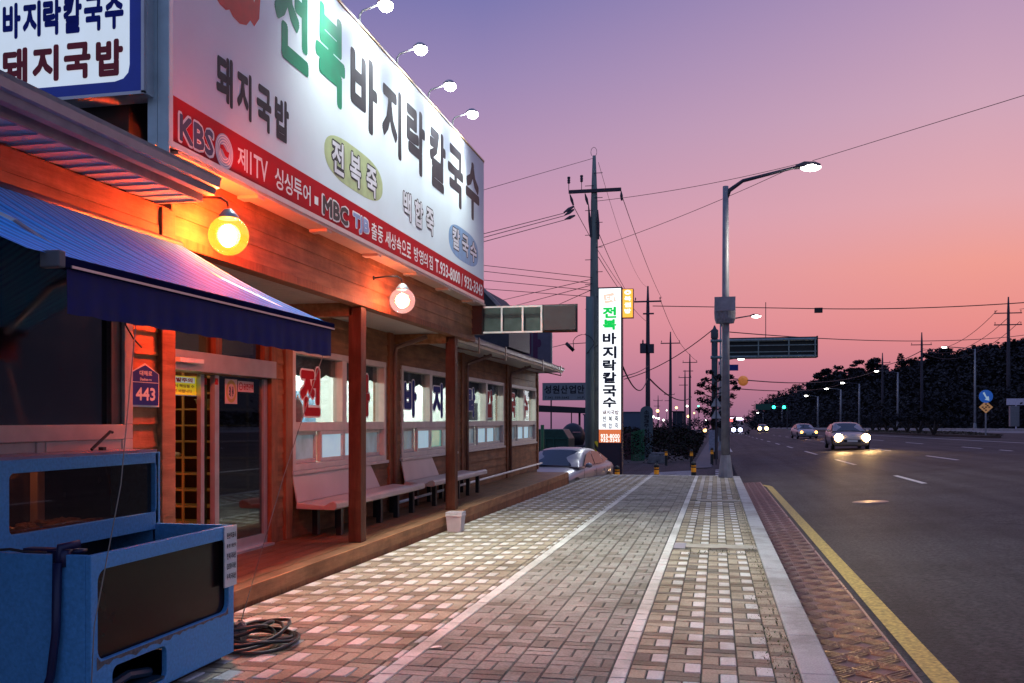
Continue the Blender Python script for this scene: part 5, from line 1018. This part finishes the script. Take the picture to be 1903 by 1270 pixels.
for k, ch in enumerate('소원3주식시장'): a.text(ch, 'y', cx_ - .18, cx_ + .18, s0.z - .55 - .32 * k, s0.z - .28 - .32 * k, 65.98, .03)
a.build('lettering', M_dark, t)
s0, s1 = at(1203, 826, 55), at(1241, 843, 55); a = MB(); zl = land_z(s0.x, 55); a.prism([(s0.x, 54.6, zl), (s1.x - .1, 54.6, zl), (s1.x, 54.6, zl + .48), (s0.x + .12, 54.6, zl + .48)], (0, 1.0, 0)); a.box(s0.x + .2, s1.x, 54.8, 55.5, zl + .48, zl + .60)
tag(a.build('concrete_block', mat('block concrete', (.24, .23, .24), .8, var=.4, scale=4), bevel=.03), 'low concrete block stacked at the verge beyond the crossing', 'concrete block')
# far low buildings at the left horizon
for (pa, pb, pt, y, m_, lab) in ((1150, 1196, 767, 260, (.10, .13, .19), 'long pale blue grey shed low on the left horizon'), (1250, 1268, 766, 240, (.035, .035, .055), 'small dark block building on the horizon between utility poles'), (1085, 1100, 772, 200, (.10, .12, .18), 'pale shed seen between the carport posts')):
    a0, a1 = at(pa, pt, y), at(pb, pt, y); t = thing('far_building', lab, 'building', (a0.x, y, -3), 'low buildings on the horizon'); a = MB(); a.box(a0.x, a1.x, y, y + 15, -3.5, a0.z); a.build('wall', mat('far wall %d' % pa, m_, .8), t); a = MB(); a.box(a0.x - .2, a1.x + .2, y - .2, y + 15.2, a0.z + .003, a0.z + .25); a.build('roof', mat('far roof %d' % pa, tuple(c * .8 for c in m_), .8), t)
random.seed(21)
for k, (px, py, c_, r_) in enumerate(((1209, 763, 0, .22), (1222, 764, 1, .30), (1214, 775, 0, .24), (1219, 777, 0, .16), (1224, 778, 0, .2), (1233, 781, 0, .2), (1257, 758, 1, .25), (1277, 755, 0, .2), (1279, 774, 1, .25), (1310, 800, 1, .34), (1237, 799, 1, .14), (1216, 800, 0, .12), (1298, 755, 2, .16), (1312, 781, 0, .14), (1290, 768, 1, .16), (1239, 763, 0, .13))):
    p = at(px, py, 190); t = thing('distant_lamp', 'tiny distant light among the poles at the left horizon', 'distant light', p, 'tiny distant lights at the left horizon')
    a = MB(); a.ball(tuple(p), r_, 8); a.build('glow', emat(('far white', 'far amber', 'far green')[c_], ((1, .95, .85), (1, .55, .18), (.1, 1, .6))[c_], 5 if px != 1310 else 5.1), t)
    a = MB(); a.tube([(p.x, p.y + .1, -3), (p.x, p.y + .1, p.z)], .05, 5); a.build('post', M_poled, t)

# ================================================================== OVERHEAD CABLES
M_wire = mat('cable black', (.03, .022, .028), .6)
def cable(pts, r, lab, sag=0., grp='overhead cables'):
    P = [Vector(p) for p in pts]
    if len(P) == 2 and sag:
        a_, b_ = P; P = [a_.lerp(b_, k / 14) - Vector((0, 0, sag * 4 * (k / 14) * (1 - k / 14))) for k in range(15)]
    q = MB(); q.tube(P, r, 5); tag(q.build('overhead_cable', M_wire, smooth=True), lab, 'cable', grp)
A = at
cable((A(1104, 294, 32), A(720, 405, 24)), .008, 'topmost thin cable running left from the tall pole tip to the billboard')
for k, (a_, b_) in enumerate((((1050, 396), (700, 486)), ((1050, 401), (700, 495)), ((1050, 409), (700, 503)))): cable((A(*a_, 30.4), A(*b_, 24)), .011, ('upper', 'middle', 'lower')[k] + ' of the three parallel cables left of the tall pole crossarm')
for k, (ya, yb) in enumerate(((493, 516), (504, 527), (521, 540), (538, 552))): cable((A(1100, yb, 31.8), A(860, ya - 4, 34)), .011, ('highest', 'second', 'third', 'lowest')[k] + ' of four cables sloping up left behind the billboard corner')
for k, (a_, b_) in enumerate((((1096, 520), (900, 566)), ((1096, 531), (900, 584)), ((1097, 540), (985, 590)))): cable((A(*a_, 31.8), A(*b_, 45)), .012, ('first', 'second', 'third')[k] + ' slanting cable below the tall pole toward the far left roof')
cable((A(1157, 368, 31.9), A(1230, 555, 69.9)), .012, 'cable from the right crossarm tip down to the transformer pole', .25)
cable((A(1112, 302, 32), A(1203, 534, 70)), .007, 'faint high cable from the pole tip toward the transformer pole', .9)
cable((A(1066, 384, 31.9), A(1182, 562, 69.9)), .012, 'cable from the left crossarm end passing behind the tall pole', .4)
cable((A(1112, 432, 32), A(1182, 562, 70)), .012, 'slack cable leaving the tall pole just under its crossarm', .4)
cable((A(1112, 478, 32), A(1205, 600, 70)), .012, 'slack cable leaving the tall pole above the pillar sign', .3)
cable((A(1110, 374, 31.9), A(1500, 301, 30), ), .009, 'long cable from the tall pole to the street lamp head', .12)
cable((A(1510, 299, 30), A(1510, 299, 30).lerp(A(1960, 160, 24), 3.2)), .009, 'long cable rising to the upper right corner past the lamp head')
cable((A(1110, 460, 31.9), A(1470, 313, 30)), .009, 'lower long cable from the tall pole meeting the lamp arm', .1)
cable((A(1213, 569, 70), A(1520, 574, 66), ), .03, 'horizontal cable from the transformer pole to the small camera box')
cable((A(1520, 574, 66), A(1990, 556, 60)), .03, 'horizontal cable right of the small camera box', .2)
q = MB(); c = A(1521, 577, 66); q.box(c.x - .26, c.x + .26, 65.9, 66.1, c.z - .17, c.z + .17); t = tag(q.build('camera_box', M_black, bevel=.02), 'small dark signal box hanging on the horizontal cable', 'camera box')
cable((A(1350, 617, 58), A(1880, 626, 105)), .03, 'sagging cable from the grey lamp pole to the right edge pole', .5)
cable((A(1880, 626, 105), A(1990, 612, 100)), .03, 'short cable leaving the right edge pole')
cable((A(1350, 703, 70), A(1640, 684, 170)), .045, 'low sagging cable over the road toward the fir', 1.2)
cable((A(1360, 722, 90), A(1560, 715, 250)), .05, 'lowest sagging cable above the distant road', .8)
cable((A(1640, 680, 174), A(1713, 652, 141)), .06, 'cable between the two farther right hand poles', .3)
cable((A(1713, 650, 141), A(1874, 590, 110)), .03, 'upper cable between the right hand poles', 1.8)
cable((A(1713, 648, 141), A(1853, 577, 110)), .03, 'cable from the left crossarm end of the right edge pole', 1.5)
cable((A(1713, 655, 141), A(1895, 598, 110)), .03, 'cable from the right lower crossarm end of the right edge pole', 2.2)
cable((A(1895, 575, 110), A(1990, 562, 100)), .025, 'cable leaving the right edge pole toward the picture edge')
cable((A(1322, 615, 60), A(1160, 705, 66)), .03, 'cable falling left from the gantry post top', .4)
cable((A(1155, 676, 31), A(1203, 703, 70)), .03, 'thick drooping cable bundle right of the pillar sign', .9)
cable((A(1157, 700, 31), A(1205, 680, 70)), .02, 'thin cable crossing the drooping bundle', .1)
cable((A(1206, 703, 70), A(1285, 738, 145)), .06, 'drooping cable between the transformer pole and the far poles', 1.0)
cable((A(1228, 560, 70), A(1263, 635, 108)), .02, 'high cable between transformer pole and second pole', .3)
cable((A(1263, 637, 108), A(1296, 672, 145)), .025, 'high cable between second and third left poles', .2)
cable((A(1098, 637, 31.4), A(1050, 640, 35), A(1000, 652, 45)), .013, 'cable reaching left from the stub pole')
q = MB(); p = A(1060, 645, 31.2); q.tube([A(1052, 638, 31.2), A(1066, 652, 31.2)], .06, 10); tag(q.build('cable_joint', M_black, smooth=True), 'dark cylindrical cable joint hanging left of the stub pole', 'cable joint')
cable([A(1066 + 0, 650, 31.2)] + [A(1084 - 20 * math.cos(R(t_)) , 640 - 18 * math.sin(R(t_)), 31.2) for t_ in range(20, 200, 20)] + [A(1090, 658, 31.2), A(1113, 640, 31.6)], .012, 'looped cable hanging round the stub pole')

# ================================================================== VEHICLES
M_cg = mat('car window', (.012, .016, .022), .06, var=.1, spec=.9)
M_tyre = mat('tyre', (.012, .012, .013), .8); M_rim = mat('rim', (.42, .42, .45), .3, metal=.8)
def car(label, cat, loc, rz, col, suv=False, lamps=None, lstr=0., watt=0., grp=None, name='car', lcol=(1, .8, .45)):
    t = thing(name, label, cat, (0, 0, 0), grp); up = .24 if suv else 0
    P = mat('paint %s' % name + str(col), col, .38, metal=.3, var=.06, scale=2, coat=.3)
    S = [(-2.42, .60, .36, .60, .63), (-2.33, .78, .26, .68, .74), (-2.1, .87, .2, .76, .82), (-1.75, .91, .19, .81, .89), (-1.3, .925, .19, .87, .95), (-.9, .93, .19, .92, .99), (-.3, .93, .19, .95, 1.0), (.5, .93, .19, .97, 1.01), (1.2, .93, .19, .99, 1.03), (1.7, .92, .2, 1.0, 1.06), (2.05, .88, .23, 1.0, 1.08), (2.28, .82, .3, .97, 1.04), (2.40, .72, .42, .85, .9)]
    b = MB(); n = 15
    def half(w, zl, zb_, zt): m_ = (zl + zb_) / 2; return [(w * .80, zl), (w * .96, zl + .08), (w, m_ - .05), (w * .985, m_ + .08), (w * .995, zb_ - .10), (w * .93, zb_ - .01), (w * .60, zt - .012)]
    vs = []
    for (y, w, zl, zb_, zt) in S:
        zb_ += up * .8; zt += up * .8; h_ = half(w, zl, zb_, zt)
        vs += [(x, y, z) for x, z in h_] + [(0, y, zt)] + [(-x, y, z) for x, z in h_[::-1]]
    b.add(vs, [(i * n + k, i * n + (k + 1) % n, (i + 1) * n + (k + 1) % n, (i + 1) * n + k) for i in range(len(S) - 1) for k in range(n)] + [tuple(range(n))[::-1], tuple((len(S) - 1) * n + k for k in range(n))])
    b.build('body', P, t, smooth=True)
    g = MB(); GP = [(-1.0, .985, .80), (-.55, 1.22, .72), (-.15, 1.39, .645), (.2, 1.455, .62), (.6, 1.475, .61), (1.0, 1.44, .61), (1.4, 1.32, .64), (1.75, 1.18, .70), (2.02, 1.06, .76)]
    if suv: GP = [(-1.0, .985, .80), (-.55, 1.22, .74), (-.2, 1.40, .69), (.2, 1.46, .67), (.8, 1.48, .67), (1.5, 1.46, .67), (1.95, 1.38, .68), (2.2, 1.16, .72), (2.28, 1.03, .76)]
    vs = []
    for y, z, wt in GP:
        z += up; wb = .86; zb_ = .93 + up * .8; h_ = [(wb, zb_), (wb - .02, zb_ + .06), (wt + .06, max(z - .10, zb_ + .061)), (wt - .04, z - .03), (wt * .5, z - .004)]
        vs += [(x, y, zz) for x, zz in h_] + [(0, y, z)] + [(-x, y, zz) for x, zz in h_[::-1]]
    m_ = 11; g.add(vs, [(i * m_ + k, i * m_ + k + 1, (i + 1) * m_ + k + 1, (i + 1) * m_ + k) for i in range(len(GP) - 1) for k in range(m_ - 1)] + [tuple(range(m_)), tuple((len(GP) - 1) * m_ + k for k in range(m_))]); g.build('roof', P, t, smooth=True)
    def sx(z): z -= up; return .868 - (z - .97) / .44 * .175
    panes = [[(-.66, 1.02), (-.10, 1.315), (.26, 1.375), (.26, 1.02)], [(.32, 1.02), (.32, 1.38), (.98, 1.345), (1.12, 1.03)], [(1.17, 1.035), (1.06, 1.32), (1.62, 1.10)]]
    if suv: panes[1:] = [[(.32, 1.02), (.32, 1.40), (1.15, 1.395), (1.15, 1.03)], [(1.21, 1.035), (1.21, 1.39), (1.85, 1.34), (2.0, 1.06)]]
    for s_ in (1, -1):
        for pn in panes: g = MB(); g.add([(s_ * (sx(z + up) + .022), y, z + up) for y, z in pn], [tuple(range(len(pn)))]); g.build('side_window', M_cg, t)
    def scr(ya, za, wa, yb, zb_, wb, nm):
        g = MB(); K = 8; g.add([((k / K - .5) * 2 * (wa + (wb - wa) * j), ya + (yb - ya) * j + (.10 if ya < 0 else -.08) * (2 * k / K - 1) ** 2, za + up + (zb_ - za) * j + .022 - .03 * (2 * k / K - 1) ** 2) for j in (0, .5, 1) for k in range(K + 1)], [(j * 9 + k, j * 9 + k + 1, (j + 1) * 9 + k + 1, (j + 1) * 9 + k) for j in range(2) for k in range(K)]); g.build(nm, M_cg, t, smooth=True)
    scr(-1.0, 1.0, .74, -.17, 1.395, .585, 'windscreen'); scr(1.95, 1.10, .68, 1.2, 1.40, .56, 'rear_window') if not suv else scr(2.29, 1.05, .68, 2.0, 1.38, .60, 'rear_window')
    for s_ in (1, -1):
        for y in (-1.42, 1.38):
            q = MB(); q.lathe((s_ * .80, y, .335), [(.2, .0), (.325, .0), (.335, .03 * s_), (.335, .12 * s_), (.31, .155 * s_), (.22, .158 * s_)], 24, 'x'); w = q.build('wheel', M_tyre, t, smooth=True)
            q = MB(); q.lathe((s_ * .80, y, .335), [(.22, .15 * s_), (.20, .13 * s_), (.05, .145 * s_), (.001, .15 * s_)], 20, 'x')
            w2 = q.build('rim', M_rim, w)
            q = MB(); [q.tube([(s_ * .952, y, .335), (s_ * .95, y + .19 * math.cos(a_), .335 + .19 * math.sin(a_))], [.02, .03], 5) for a_ in [2 * math.pi * k / 5 for k in range(5)]]; q.build('spokes', M_rim, w)
            q = MB(); q.add([(s_ * .936, y + .395 * math.cos(a_), .36 + .385 * math.sin(a_)) for a_ in [math.pi * (k / 16 * 1.3 - .15) for k in range(17)]], [tuple(range(17))]); q.build('wheel_arch', M_black, t)
        q = MB(); q.ball((s_ * 1.0, -.62, 1.02 + up), .09, 12, sx=1.1, sy=.8, sz=.75); q.tube([(s_ * .88, -.6, .97 + up), (s_ * .97, -.62, 1.0 + up)], .025, 6); q.build('mirror', P, t, smooth=True)
        q = MB(); q.prism([(s_ * .50, -2.385, .63 + up * .7), (s_ * .80, -2.27, .66 + up * .7), (s_ * .84, -2.10, .73 + up * .7), (s_ * .52, -2.36, .71 + up * .7)], (0, -.02, .0))
        q.build('headlight', mat('headlight clear', (.55, .57, .6), .1, spec=.9), t)
        if lamps:
            q = MB(); q.ball((s_ * .68, -2.38, .66 + up * .7), lamps, 12, sy=.4); q.build('headlight_glow', emat('headlamp %s' % name + str(lstr), lcol, lstr), t)
            if watt: light('headlight_beam', 'SPOT', (s_ * .68, -2.5, .66 + up * .7), lcol, watt, .08, t, target=(s_ * .68 + .8, -24, .0), angle=34, blend=1.)
        q = MB(); q.prism([(s_ * .60, 2.37, .80 + up * .6), (s_ * .83, 2.24, .80 + up * .6), (s_ * .83, 2.20, .93 + up * .6), (s_ * .62, 2.36, .92 + up * .6)], (0, .02, 0)); q.build('tail_light', mat('tail red', (.25, .01, .01), .2), t)
        for y in (.12, 1.0): q = MB(); q.box(s_ * .925 - .012, s_ * .925 + .012, y, y + .16, .83 + up * .8, .855 + up * .8); q.build('door_handle', M_rim, t, bevel=.004)
        q = MB(); [q.box(s_ * .929 - .002, s_ * .929 + .002, y, y + .008, .32, .92) for y in (-.80, .29, 1.28)]; q.build('door_seams', M_black, t)
    q = MB(); q.box(-.42, .42, -2.43, -2.40, .42, .56); q.build('grille', M_black, t, bevel=.005)
    q = MB(); q.box(-.26, .26, -2.445, -2.431, .44, .54); q.build('licence_plate', M_white, t)
    t.location = loc; t.rotation_euler = (0, 0, rz); return t
r_ = at(1127, 780, 27.3); f_ = at(1073, 780, 24.75)
hd = math.atan2(r_.x - f_.x, r_.y - f_.y)          # rear minus front
cxm, cym = (r_.x + f_.x) / 2 - .90 * math.cos(hd), (r_.y + f_.y) / 2 + .90 * math.sin(hd)
car('silver grey sedan parked nose forward at the end of the wooden deck', 'car', (cxm, cym, -.98), -hd, (.25, .245, .28), name='parked_car')
ZD = -.9
sv = car('silver car with glaring headlights coming along the nearer lane', 'car', (7.0, 54.5, road_z(7.0, 54.5) + .01), R(0), (.33, .32, .33), lamps=.21, lstr=60, watt=1500, name='oncoming_car', grp='cars driving toward the viewer', lcol=(1, .58, .22))
car('smaller pale sedan with orange lamps behind the glaring car', 'car', (8.5, 97, road_z(8.5, 97) + .01), R(6), (.42, .40, .42), lamps=.13, lstr=7, watt=150, name='oncoming_car', grp='cars driving toward the viewer', lcol=(1, .42, .08))
car('far car with warm yellow headlights down the road', 'car', (9.6, 205, road_z(9.6, 205)), R(0), (.2, .2, .2), suv=True, lamps=.36, lstr=14, watt=1200, name='oncoming_car', grp='cars driving toward the viewer', lcol=(1, .62, .25))
tk = car('far truck with bluish headlights and a lit strip above its cab', 'truck', (4.3, 205, road_z(4.3, 205)), R(0), (.1, .1, .12), suv=True, lamps=.40, lstr=16, watt=1800, name='oncoming_truck', grp='cars driving toward the viewer', lcol=(.62, .66, 1.))
q = MB(); q.box(4.3 - 1.3, 4.3 + 1.3, 203.4, 203.6, road_z(4.3, 205) + 2.9, road_z(4.3, 205) + 3.4); q.build('light_strip', emat('strip lilac', (.85, .7, 1.), 5), None).name = 'light_strip'
ls = bpy.data.objects['light_strip']; ls.parent = tk; ls.location = (0, -1.5, 2.9)
q = MB(); q.box(3.1, 5.5, 203.8, 209, road_z(4.3, 205) + 1.6, road_z(4.3, 205) + 3.4); cb = q.build('cargo_box', M_poled, None); cb.parent = tk; cb.location = (0, 1.5, 1.6)
t = car('far dark car with red tail lights beside the grey lamp pole', 'car', (.95 + .6, 175, road_z(1.5, 175)), R(180), (.03, .03, .04), name='departing_car')
for s_ in (-.62, .62): q = MB(); q.ball((s_, 2.44, .88), .17, 10, sy=.3); q.build('tail_glow', emat('tail glow', (1, .06, .05), 6), t)
pp = at(1347, 784, 150); t = thing('red_lit_sign', 'small red lit sign low behind the grey lamp pole', 'lit sign', pp); a = MB(); a.box(pp.x - .1, pp.x + 1.2, 150, 150.1, pp.z + .0, pp.z + .5); a.build('panel', emat('red lit', (1, .12, .12), 2.2), t); a = MB(); a.tube([(pp.x + .6, 150.2, -2), (pp.x + .6, 150.2, pp.z)], .05, 6); a.build('post', M_poled, t)

# ================================================================== VEGETATION
def foliage(name, c): return mat(name, c, .9, var=.5, scale=.6, spec=.0)
FOL = [foliage('foliage dark', (.052, .049, .058)), foliage('foliage mid', (.064, .060, .062)), foliage('foliage brown', (.056, .048, .046))]
def leaf(mb, x, y, z, s):
    a = random.random() * 6.28; b = random.uniform(-.9, .9); u = Vector((math.cos(a), math.sin(a), b)) * s; v = Vector((-math.sin(a), math.cos(a), random.uniform(-.8, .8))) * s * random.uniform(.5, 1)
    c = Vector((x, y, z)); mb.add([c - u, c - v, c + u, c + v], [(0, 1, 2, 3)])
def clump(mb, c, r, n, s, flat=.7, mi=None):
    for _ in range(n):
        d = Vector((random.gauss(0, 1), random.gauss(0, 1), random.gauss(0, 1))).normalized() * r * random.random() ** .45
        mb.cur = mi if mi is not None else (0 if random.random() < .6 else 1); leaf(mb, c[0] + d.x, c[1] + d.y, c[2] + d.z * flat, s * random.uniform(.6, 1.2))
SKY = [(1370, 772), (1378, 752), (1390, 742), (1402, 735), (1430, 727), (1465, 722), (1495, 713), (1515, 712), (1525, 700), (1545, 690), (1575, 688), (1600, 684), (1625, 680), (1650, 688), (1690, 680), (1705, 668), (1730, 656), (1765, 650), (1800, 641), (1850, 634), (1903, 628), (2100, 605)]
def skyy(px):
    for (a, b), (c, d) in zip(SKY, SKY[1:]):
        if a <= px <= c: return b + (d - b) * (px - a) / (c - a)
    return SKY[0][1] if px < SKY[0][0] else SKY[-1][1]
fo = MB()
for X, fr, step, sz in ((31.5, .52, 11, .24), (37, .72, 11, .28), (45, .88, 11, .33), (56, 1.0, 9, .38)):
    px = 1374
    while px < 2080:
        Y = onx(px, X)
        if 40 < Y < 900:
            zt = at(px, skyy(px), Y).z - random.uniform(0, .9) * Y / 150; zb = hill_z(X, Y); h = (zt - zb) * fr * random.uniform(.86, 1.0); top = zb + h
            sc = min(Y / 120, 3.5); x0, y0 = X + random.uniform(-1.5, 1.5), Y
            nl = 52 if fr < 1 else 70
            for k in range(7 if fr < 1 else 9):
                f = random.random() ** .8; rr_ = (1.0 - f * .55) * 1.9 * sc
                clump(fo, (x0 + random.uniform(-1.4, 1.4) * sc, y0 + random.uniform(-2, 2) * sc, zb + h * (.10 + .84 * f) - .3), rr_ * .62, nl, sz * sc ** .8, .75, None if random.random() < .8 else 2)
            for k in range(190): fo.cur = random.choice((0, 0, 1)); leaf(fo, x0 + random.uniform(-3, 3) * sc, y0 + random.uniform(-4, 4) * sc, zb + h * .93 * random.random() ** .8, sz * .8 * sc ** .8)
            for k in range(3): clump(fo, (x0 + random.uniform(-2, 2) * sc, y0 + random.uniform(-3, 3) * sc, zb + h * .3 * random.random()), 1.5 * sc, nl, sz * sc ** .8, .8)
            for k in range(4): clump(fo, (x0 + random.uniform(-1., 1.) * sc, y0, top - .5 * sc * random.random()), 0.55 * sc, 26, sz * .7 * sc ** .8, 1.)
        px += step * random.uniform(.7, 1.3)
tag(fo.build('forest', FOL), 'dark wood covering the slope on the right of the road', 'wood', kind='stuff')
M_bark = mat('bark', (.05, .035, .03), .9, var=.4, scale=10, bump=.3)
def pine(px, y, py_top, label, w=2.6, style=0):
    y *= 1.75; w *= 1.7; p = at(px, py_top, y); zb = hill_z(p.x, y); t = thing('pine_tree' if style == 0 else 'fir_tree', label, 'tree', (p.x, y, zb), None); h = p.z - zb
    a = MB(); a.tube([(p.x, y, zb), (p.x + .2, y, zb + h * .5), (p.x, y, zb + h * .96)], [.28, .2, .05], 8); a.build('trunk', M_bark, t)
    a = MB(); lim = MB()
    if style == 0:
        for k in range(15):
            f = .45 + .55 * (k + random.random()) / 15; an = random.random() * 6.28; rad = w * (1.15 - f * .8) * random.uniform(.55, 1.1); e = (p.x + math.cos(an) * rad, y + math.sin(an) * rad, zb + h * f + .3)
            lim.tube([(p.x, y, zb + h * (f - .08)), e], [.07, .03], 5)
            for j in range(3): clump(a, (e[0] + random.uniform(-.4, .4), e[1] + random.uniform(-.4, .4), e[2] + random.uniform(-.05, .2)), w * .27, 60, .13 * w / 2.6 + .05, .38)
    else:
        for k in range(26):
            f = .25 + .75 * k / 26; rad = w * (1.02 - f) ** .8
            for j in range(7): an = random.random() * 6.28; clump(a, (p.x + math.cos(an) * rad * .7, y + math.sin(an) * rad * .7, zb + h * f - rad * .18), rad * .30 + .15, 20, .24, .35)
    if lim.v: lim.build('limbs', M_bark, t)
    a.build('crown', FOL, t); return t
pine(1527, 175, 690, 'spreading pine on the skyline left of the right hand poles', 3.6); pine(1548, 172, 684, 'pine with layered branches on the skyline above the far lamps', 3.4)
pine(1578, 165, 681, 'thin forked pine between the two spreading skyline pines', 2.2); pine(1612, 160, 671, 'dense dark pine beside the transformer pole on the right', 3.6); pine(1628, 158, 670, 'dark pine just left of the pole with transformer', 3.2)
pine(1674, 150, 655, 'pointed fir standing up on the skyline', 2.6, 1); pine(1745, 118, 652, 'broad pine on the slope between the right hand poles', 3.2); pine(1690, 130, 670, 'low pine just right of the pointed fir', 2.6)
# dark leaning pine behind the grey lamp pole
px_ = [(1320, 692, .5), (1334, 702, .62), (1312, 708, .6), (1302, 716, .5), (1322, 722, .8), (1300, 730, .55), (1310, 744, .9), (1326, 750, .9), (1305, 762, .7), (1322, 770, .9), (1340, 742, .7), (1356, 700, .45), (1362, 712, .5), (1368, 722, .5), (1360, 736, .6), (1352, 752, .7), (1340, 772, .8), (1318, 786, .7), (1335, 790, .7)]
zb = low_z(.1, 55); x0 = at(1330, 780, 55).x; t = thing('pine_tree', 'dark ragged pine behind the grey lamp pole and triangular signs', 'tree', (x0, 55, zb)); a = MB(); a.tube([(x0, 55, zb), (x0 - .1, 55, 1.4), (x0 - .05, 55, 3.4)], [.13, .10, .04], 8)
a.build('trunk', M_bark, t); a = MB(); lim = MB()
for px, py, r in px_:
    c = at(px, py, 55 + random.uniform(-.4, .6)); lim.tube([(x0, 55, c.z - .35), c], [.04, .02], 5); clump(a, c, r * .55, int(150 * r), .085, .55, 0)
lim.build('limbs', M_bark, t); a.build('crown', FOL, t)
# clipped mushroom pines on the planted island
isl = MB(); P = [(17.1, 62.8), (17.9, 66), (19.3, 80), (20.2, 100), (20.4, 175), (16.9, 175), (16.6, 100), (16.6, 80), (16.75, 66)]
def iz(x, y, d): return (x, y, road_z(x, y) + d)
isl.add([iz(x, y, -.1) for x, y in P] + [iz(x, y, .15) for x, y in P], [(i, (i + 1) % 9, 9 + (i + 1) % 9, 9 + i) for i in range(9)] + [(9, 10, 11), (9, 11, 17), (11, 12, 16, 17), (12, 13, 15, 16), (13, 14, 15)])
tag(isl.build('planted_island', mat('island soil', (.05, .035, .025), .9, var=.4)), kind='structure')
g_ = MB()
for _ in range(5000):
    y = random.uniform(63.5, 150); w0 = 16.7 if y > 80 else 17.0; w1 = 17.3 + min((y - 62.8) * .13, 2.8); x = random.uniform(w0 + .05, w1); g_.cur = 0; leaf(g_, x, y, road_z(x, y) + .17, random.uniform(.03, .09))
tag(g_.build('island_grass', [mat('dry grass', (.09, .06, .035), .9)]), 'low dry growth over the planted island', 'grass', kind='stuff')
def shrub():
    t = thing('clipped_pine', 'x', 'clipped pine', (0, 0, 0), 'clipped pines along the planted island'); a = MB()
    for k in range(5): an = k * 1.26; a.tube([(0, 0, 0), (math.cos(an) * .25, math.sin(an) * .25, .45), (math.cos(an) * .95, math.sin(an) * .95, 1.15)], [.10, .07, .03], 6)
    a.build('trunk', M_bark, t); a = MB()
    for k in range(34): an = random.random() * 6.28; r = 1.45 * random.random() ** .5; clump(a, (math.cos(an) * r, math.sin(an) * r, 1.25 + .55 * (1 - (r / 1.6) ** 2) * random.random()), .36, 34, .085, .6)
    a.build('crown', [FOL[0], FOL[2], FOL[1]], t); return t
s0 = shrub(); k = 0
SPX = [(1735, 78), (1708, 86), (1686, 95), (1664, 105), (1648, 115), (1634, 126), (1622, 138)]
for i, (px, y) in enumerate(SPX):
    p = at(px, 780, y); x = 18.2 if y > 90 else p.x; z = road_z(x, y) + .14; lab = ('clipped mushroom shaped pine nearest the island tip', 'second clipped pine from the island tip', 'third clipped pine from the island tip', 'fourth clipped pine from the island tip', 'fifth clipped pine from the island tip', 'sixth clipped pine, half lost in the headlight glow', 'seventh clipped pine, deepest in the headlight glow')[i]
    if i == 0: s0.location = (p.x, y, z); s0['label'] = lab
    else: dup(s0, (p.x, y, z), lab, rotz=i * 1.1, scale=random.uniform(.92, 1.1))
hg = MB()
for _ in range(7000):
    y = random.uniform(62, 150); x = random.uniform(29.6, 32); z = road_z(24, y); hg.cur = random.choice((0, 2)); leaf(hg, x, y, z + random.random() ** .7 * 1.5, .14)
tag(hg.build('hedge_growth', FOL), 'low dark hedge along the foot of the wooded slope', 'hedge', kind='stuff')
# thicket and weeds left of the far path
th = MB()
for _ in range(15000):
    y = random.uniform(54, 140); e = -1.25 - (y - 54) * .006; x = e - random.random() ** 1.3 * (5 + (y - 54) * .12); zt = .25 + min((-x - 1.0) * .45, 1.5) * random.uniform(.6, 1.1) + (y - 54) * .006
    z = land_z(x, y) + random.random() ** .6 * zt; th.cur = random.choice((0, 1, 1, 2)); leaf(th, x, y, z, random.uniform(.05, .13) * (y / 70))
tag(th.build('thicket', [foliage('weeds brown', (.055, .03, .028)), foliage('weeds dark', (.028, .026, .026)), foliage('weeds olive', (.04, .042, .028))]), 'dark brown thicket of weeds left of the far footpath', 'thicket', kind='stuff')
fp = MB()
for y in range(44, 150, 4): fp.quad((-1.1, y, land_z(-1.1, y) + .0), (-.2, y, land_z(-.2, y) + .0), (-.2, y + 4, land_z(-.2, y + 4) + .0), (-1.1, y + 4, land_z(-1.1, y + 4) + .0))
tag(fp.build('footpath', mat('footpath concrete', (.17, .15, .15), .8, var=.3, scale=2)), kind='structure')
tl = MB()
for _ in range(26):
    px = random.uniform(1195, 1400); y = random.uniform(170, 330); p = at(px, 790, y)
    for k in range(5): clump(tl, (p.x + random.uniform(-2, 2), y, land_z(p.x, y) + random.uniform(.5, 3.8) * y / 220), 1.1 * y / 220, 26, .26, .8, 0)
tag(tl.build('far_bushes', FOL), 'low dark line of bushes along the left horizon', 'bushes', kind='stuff')
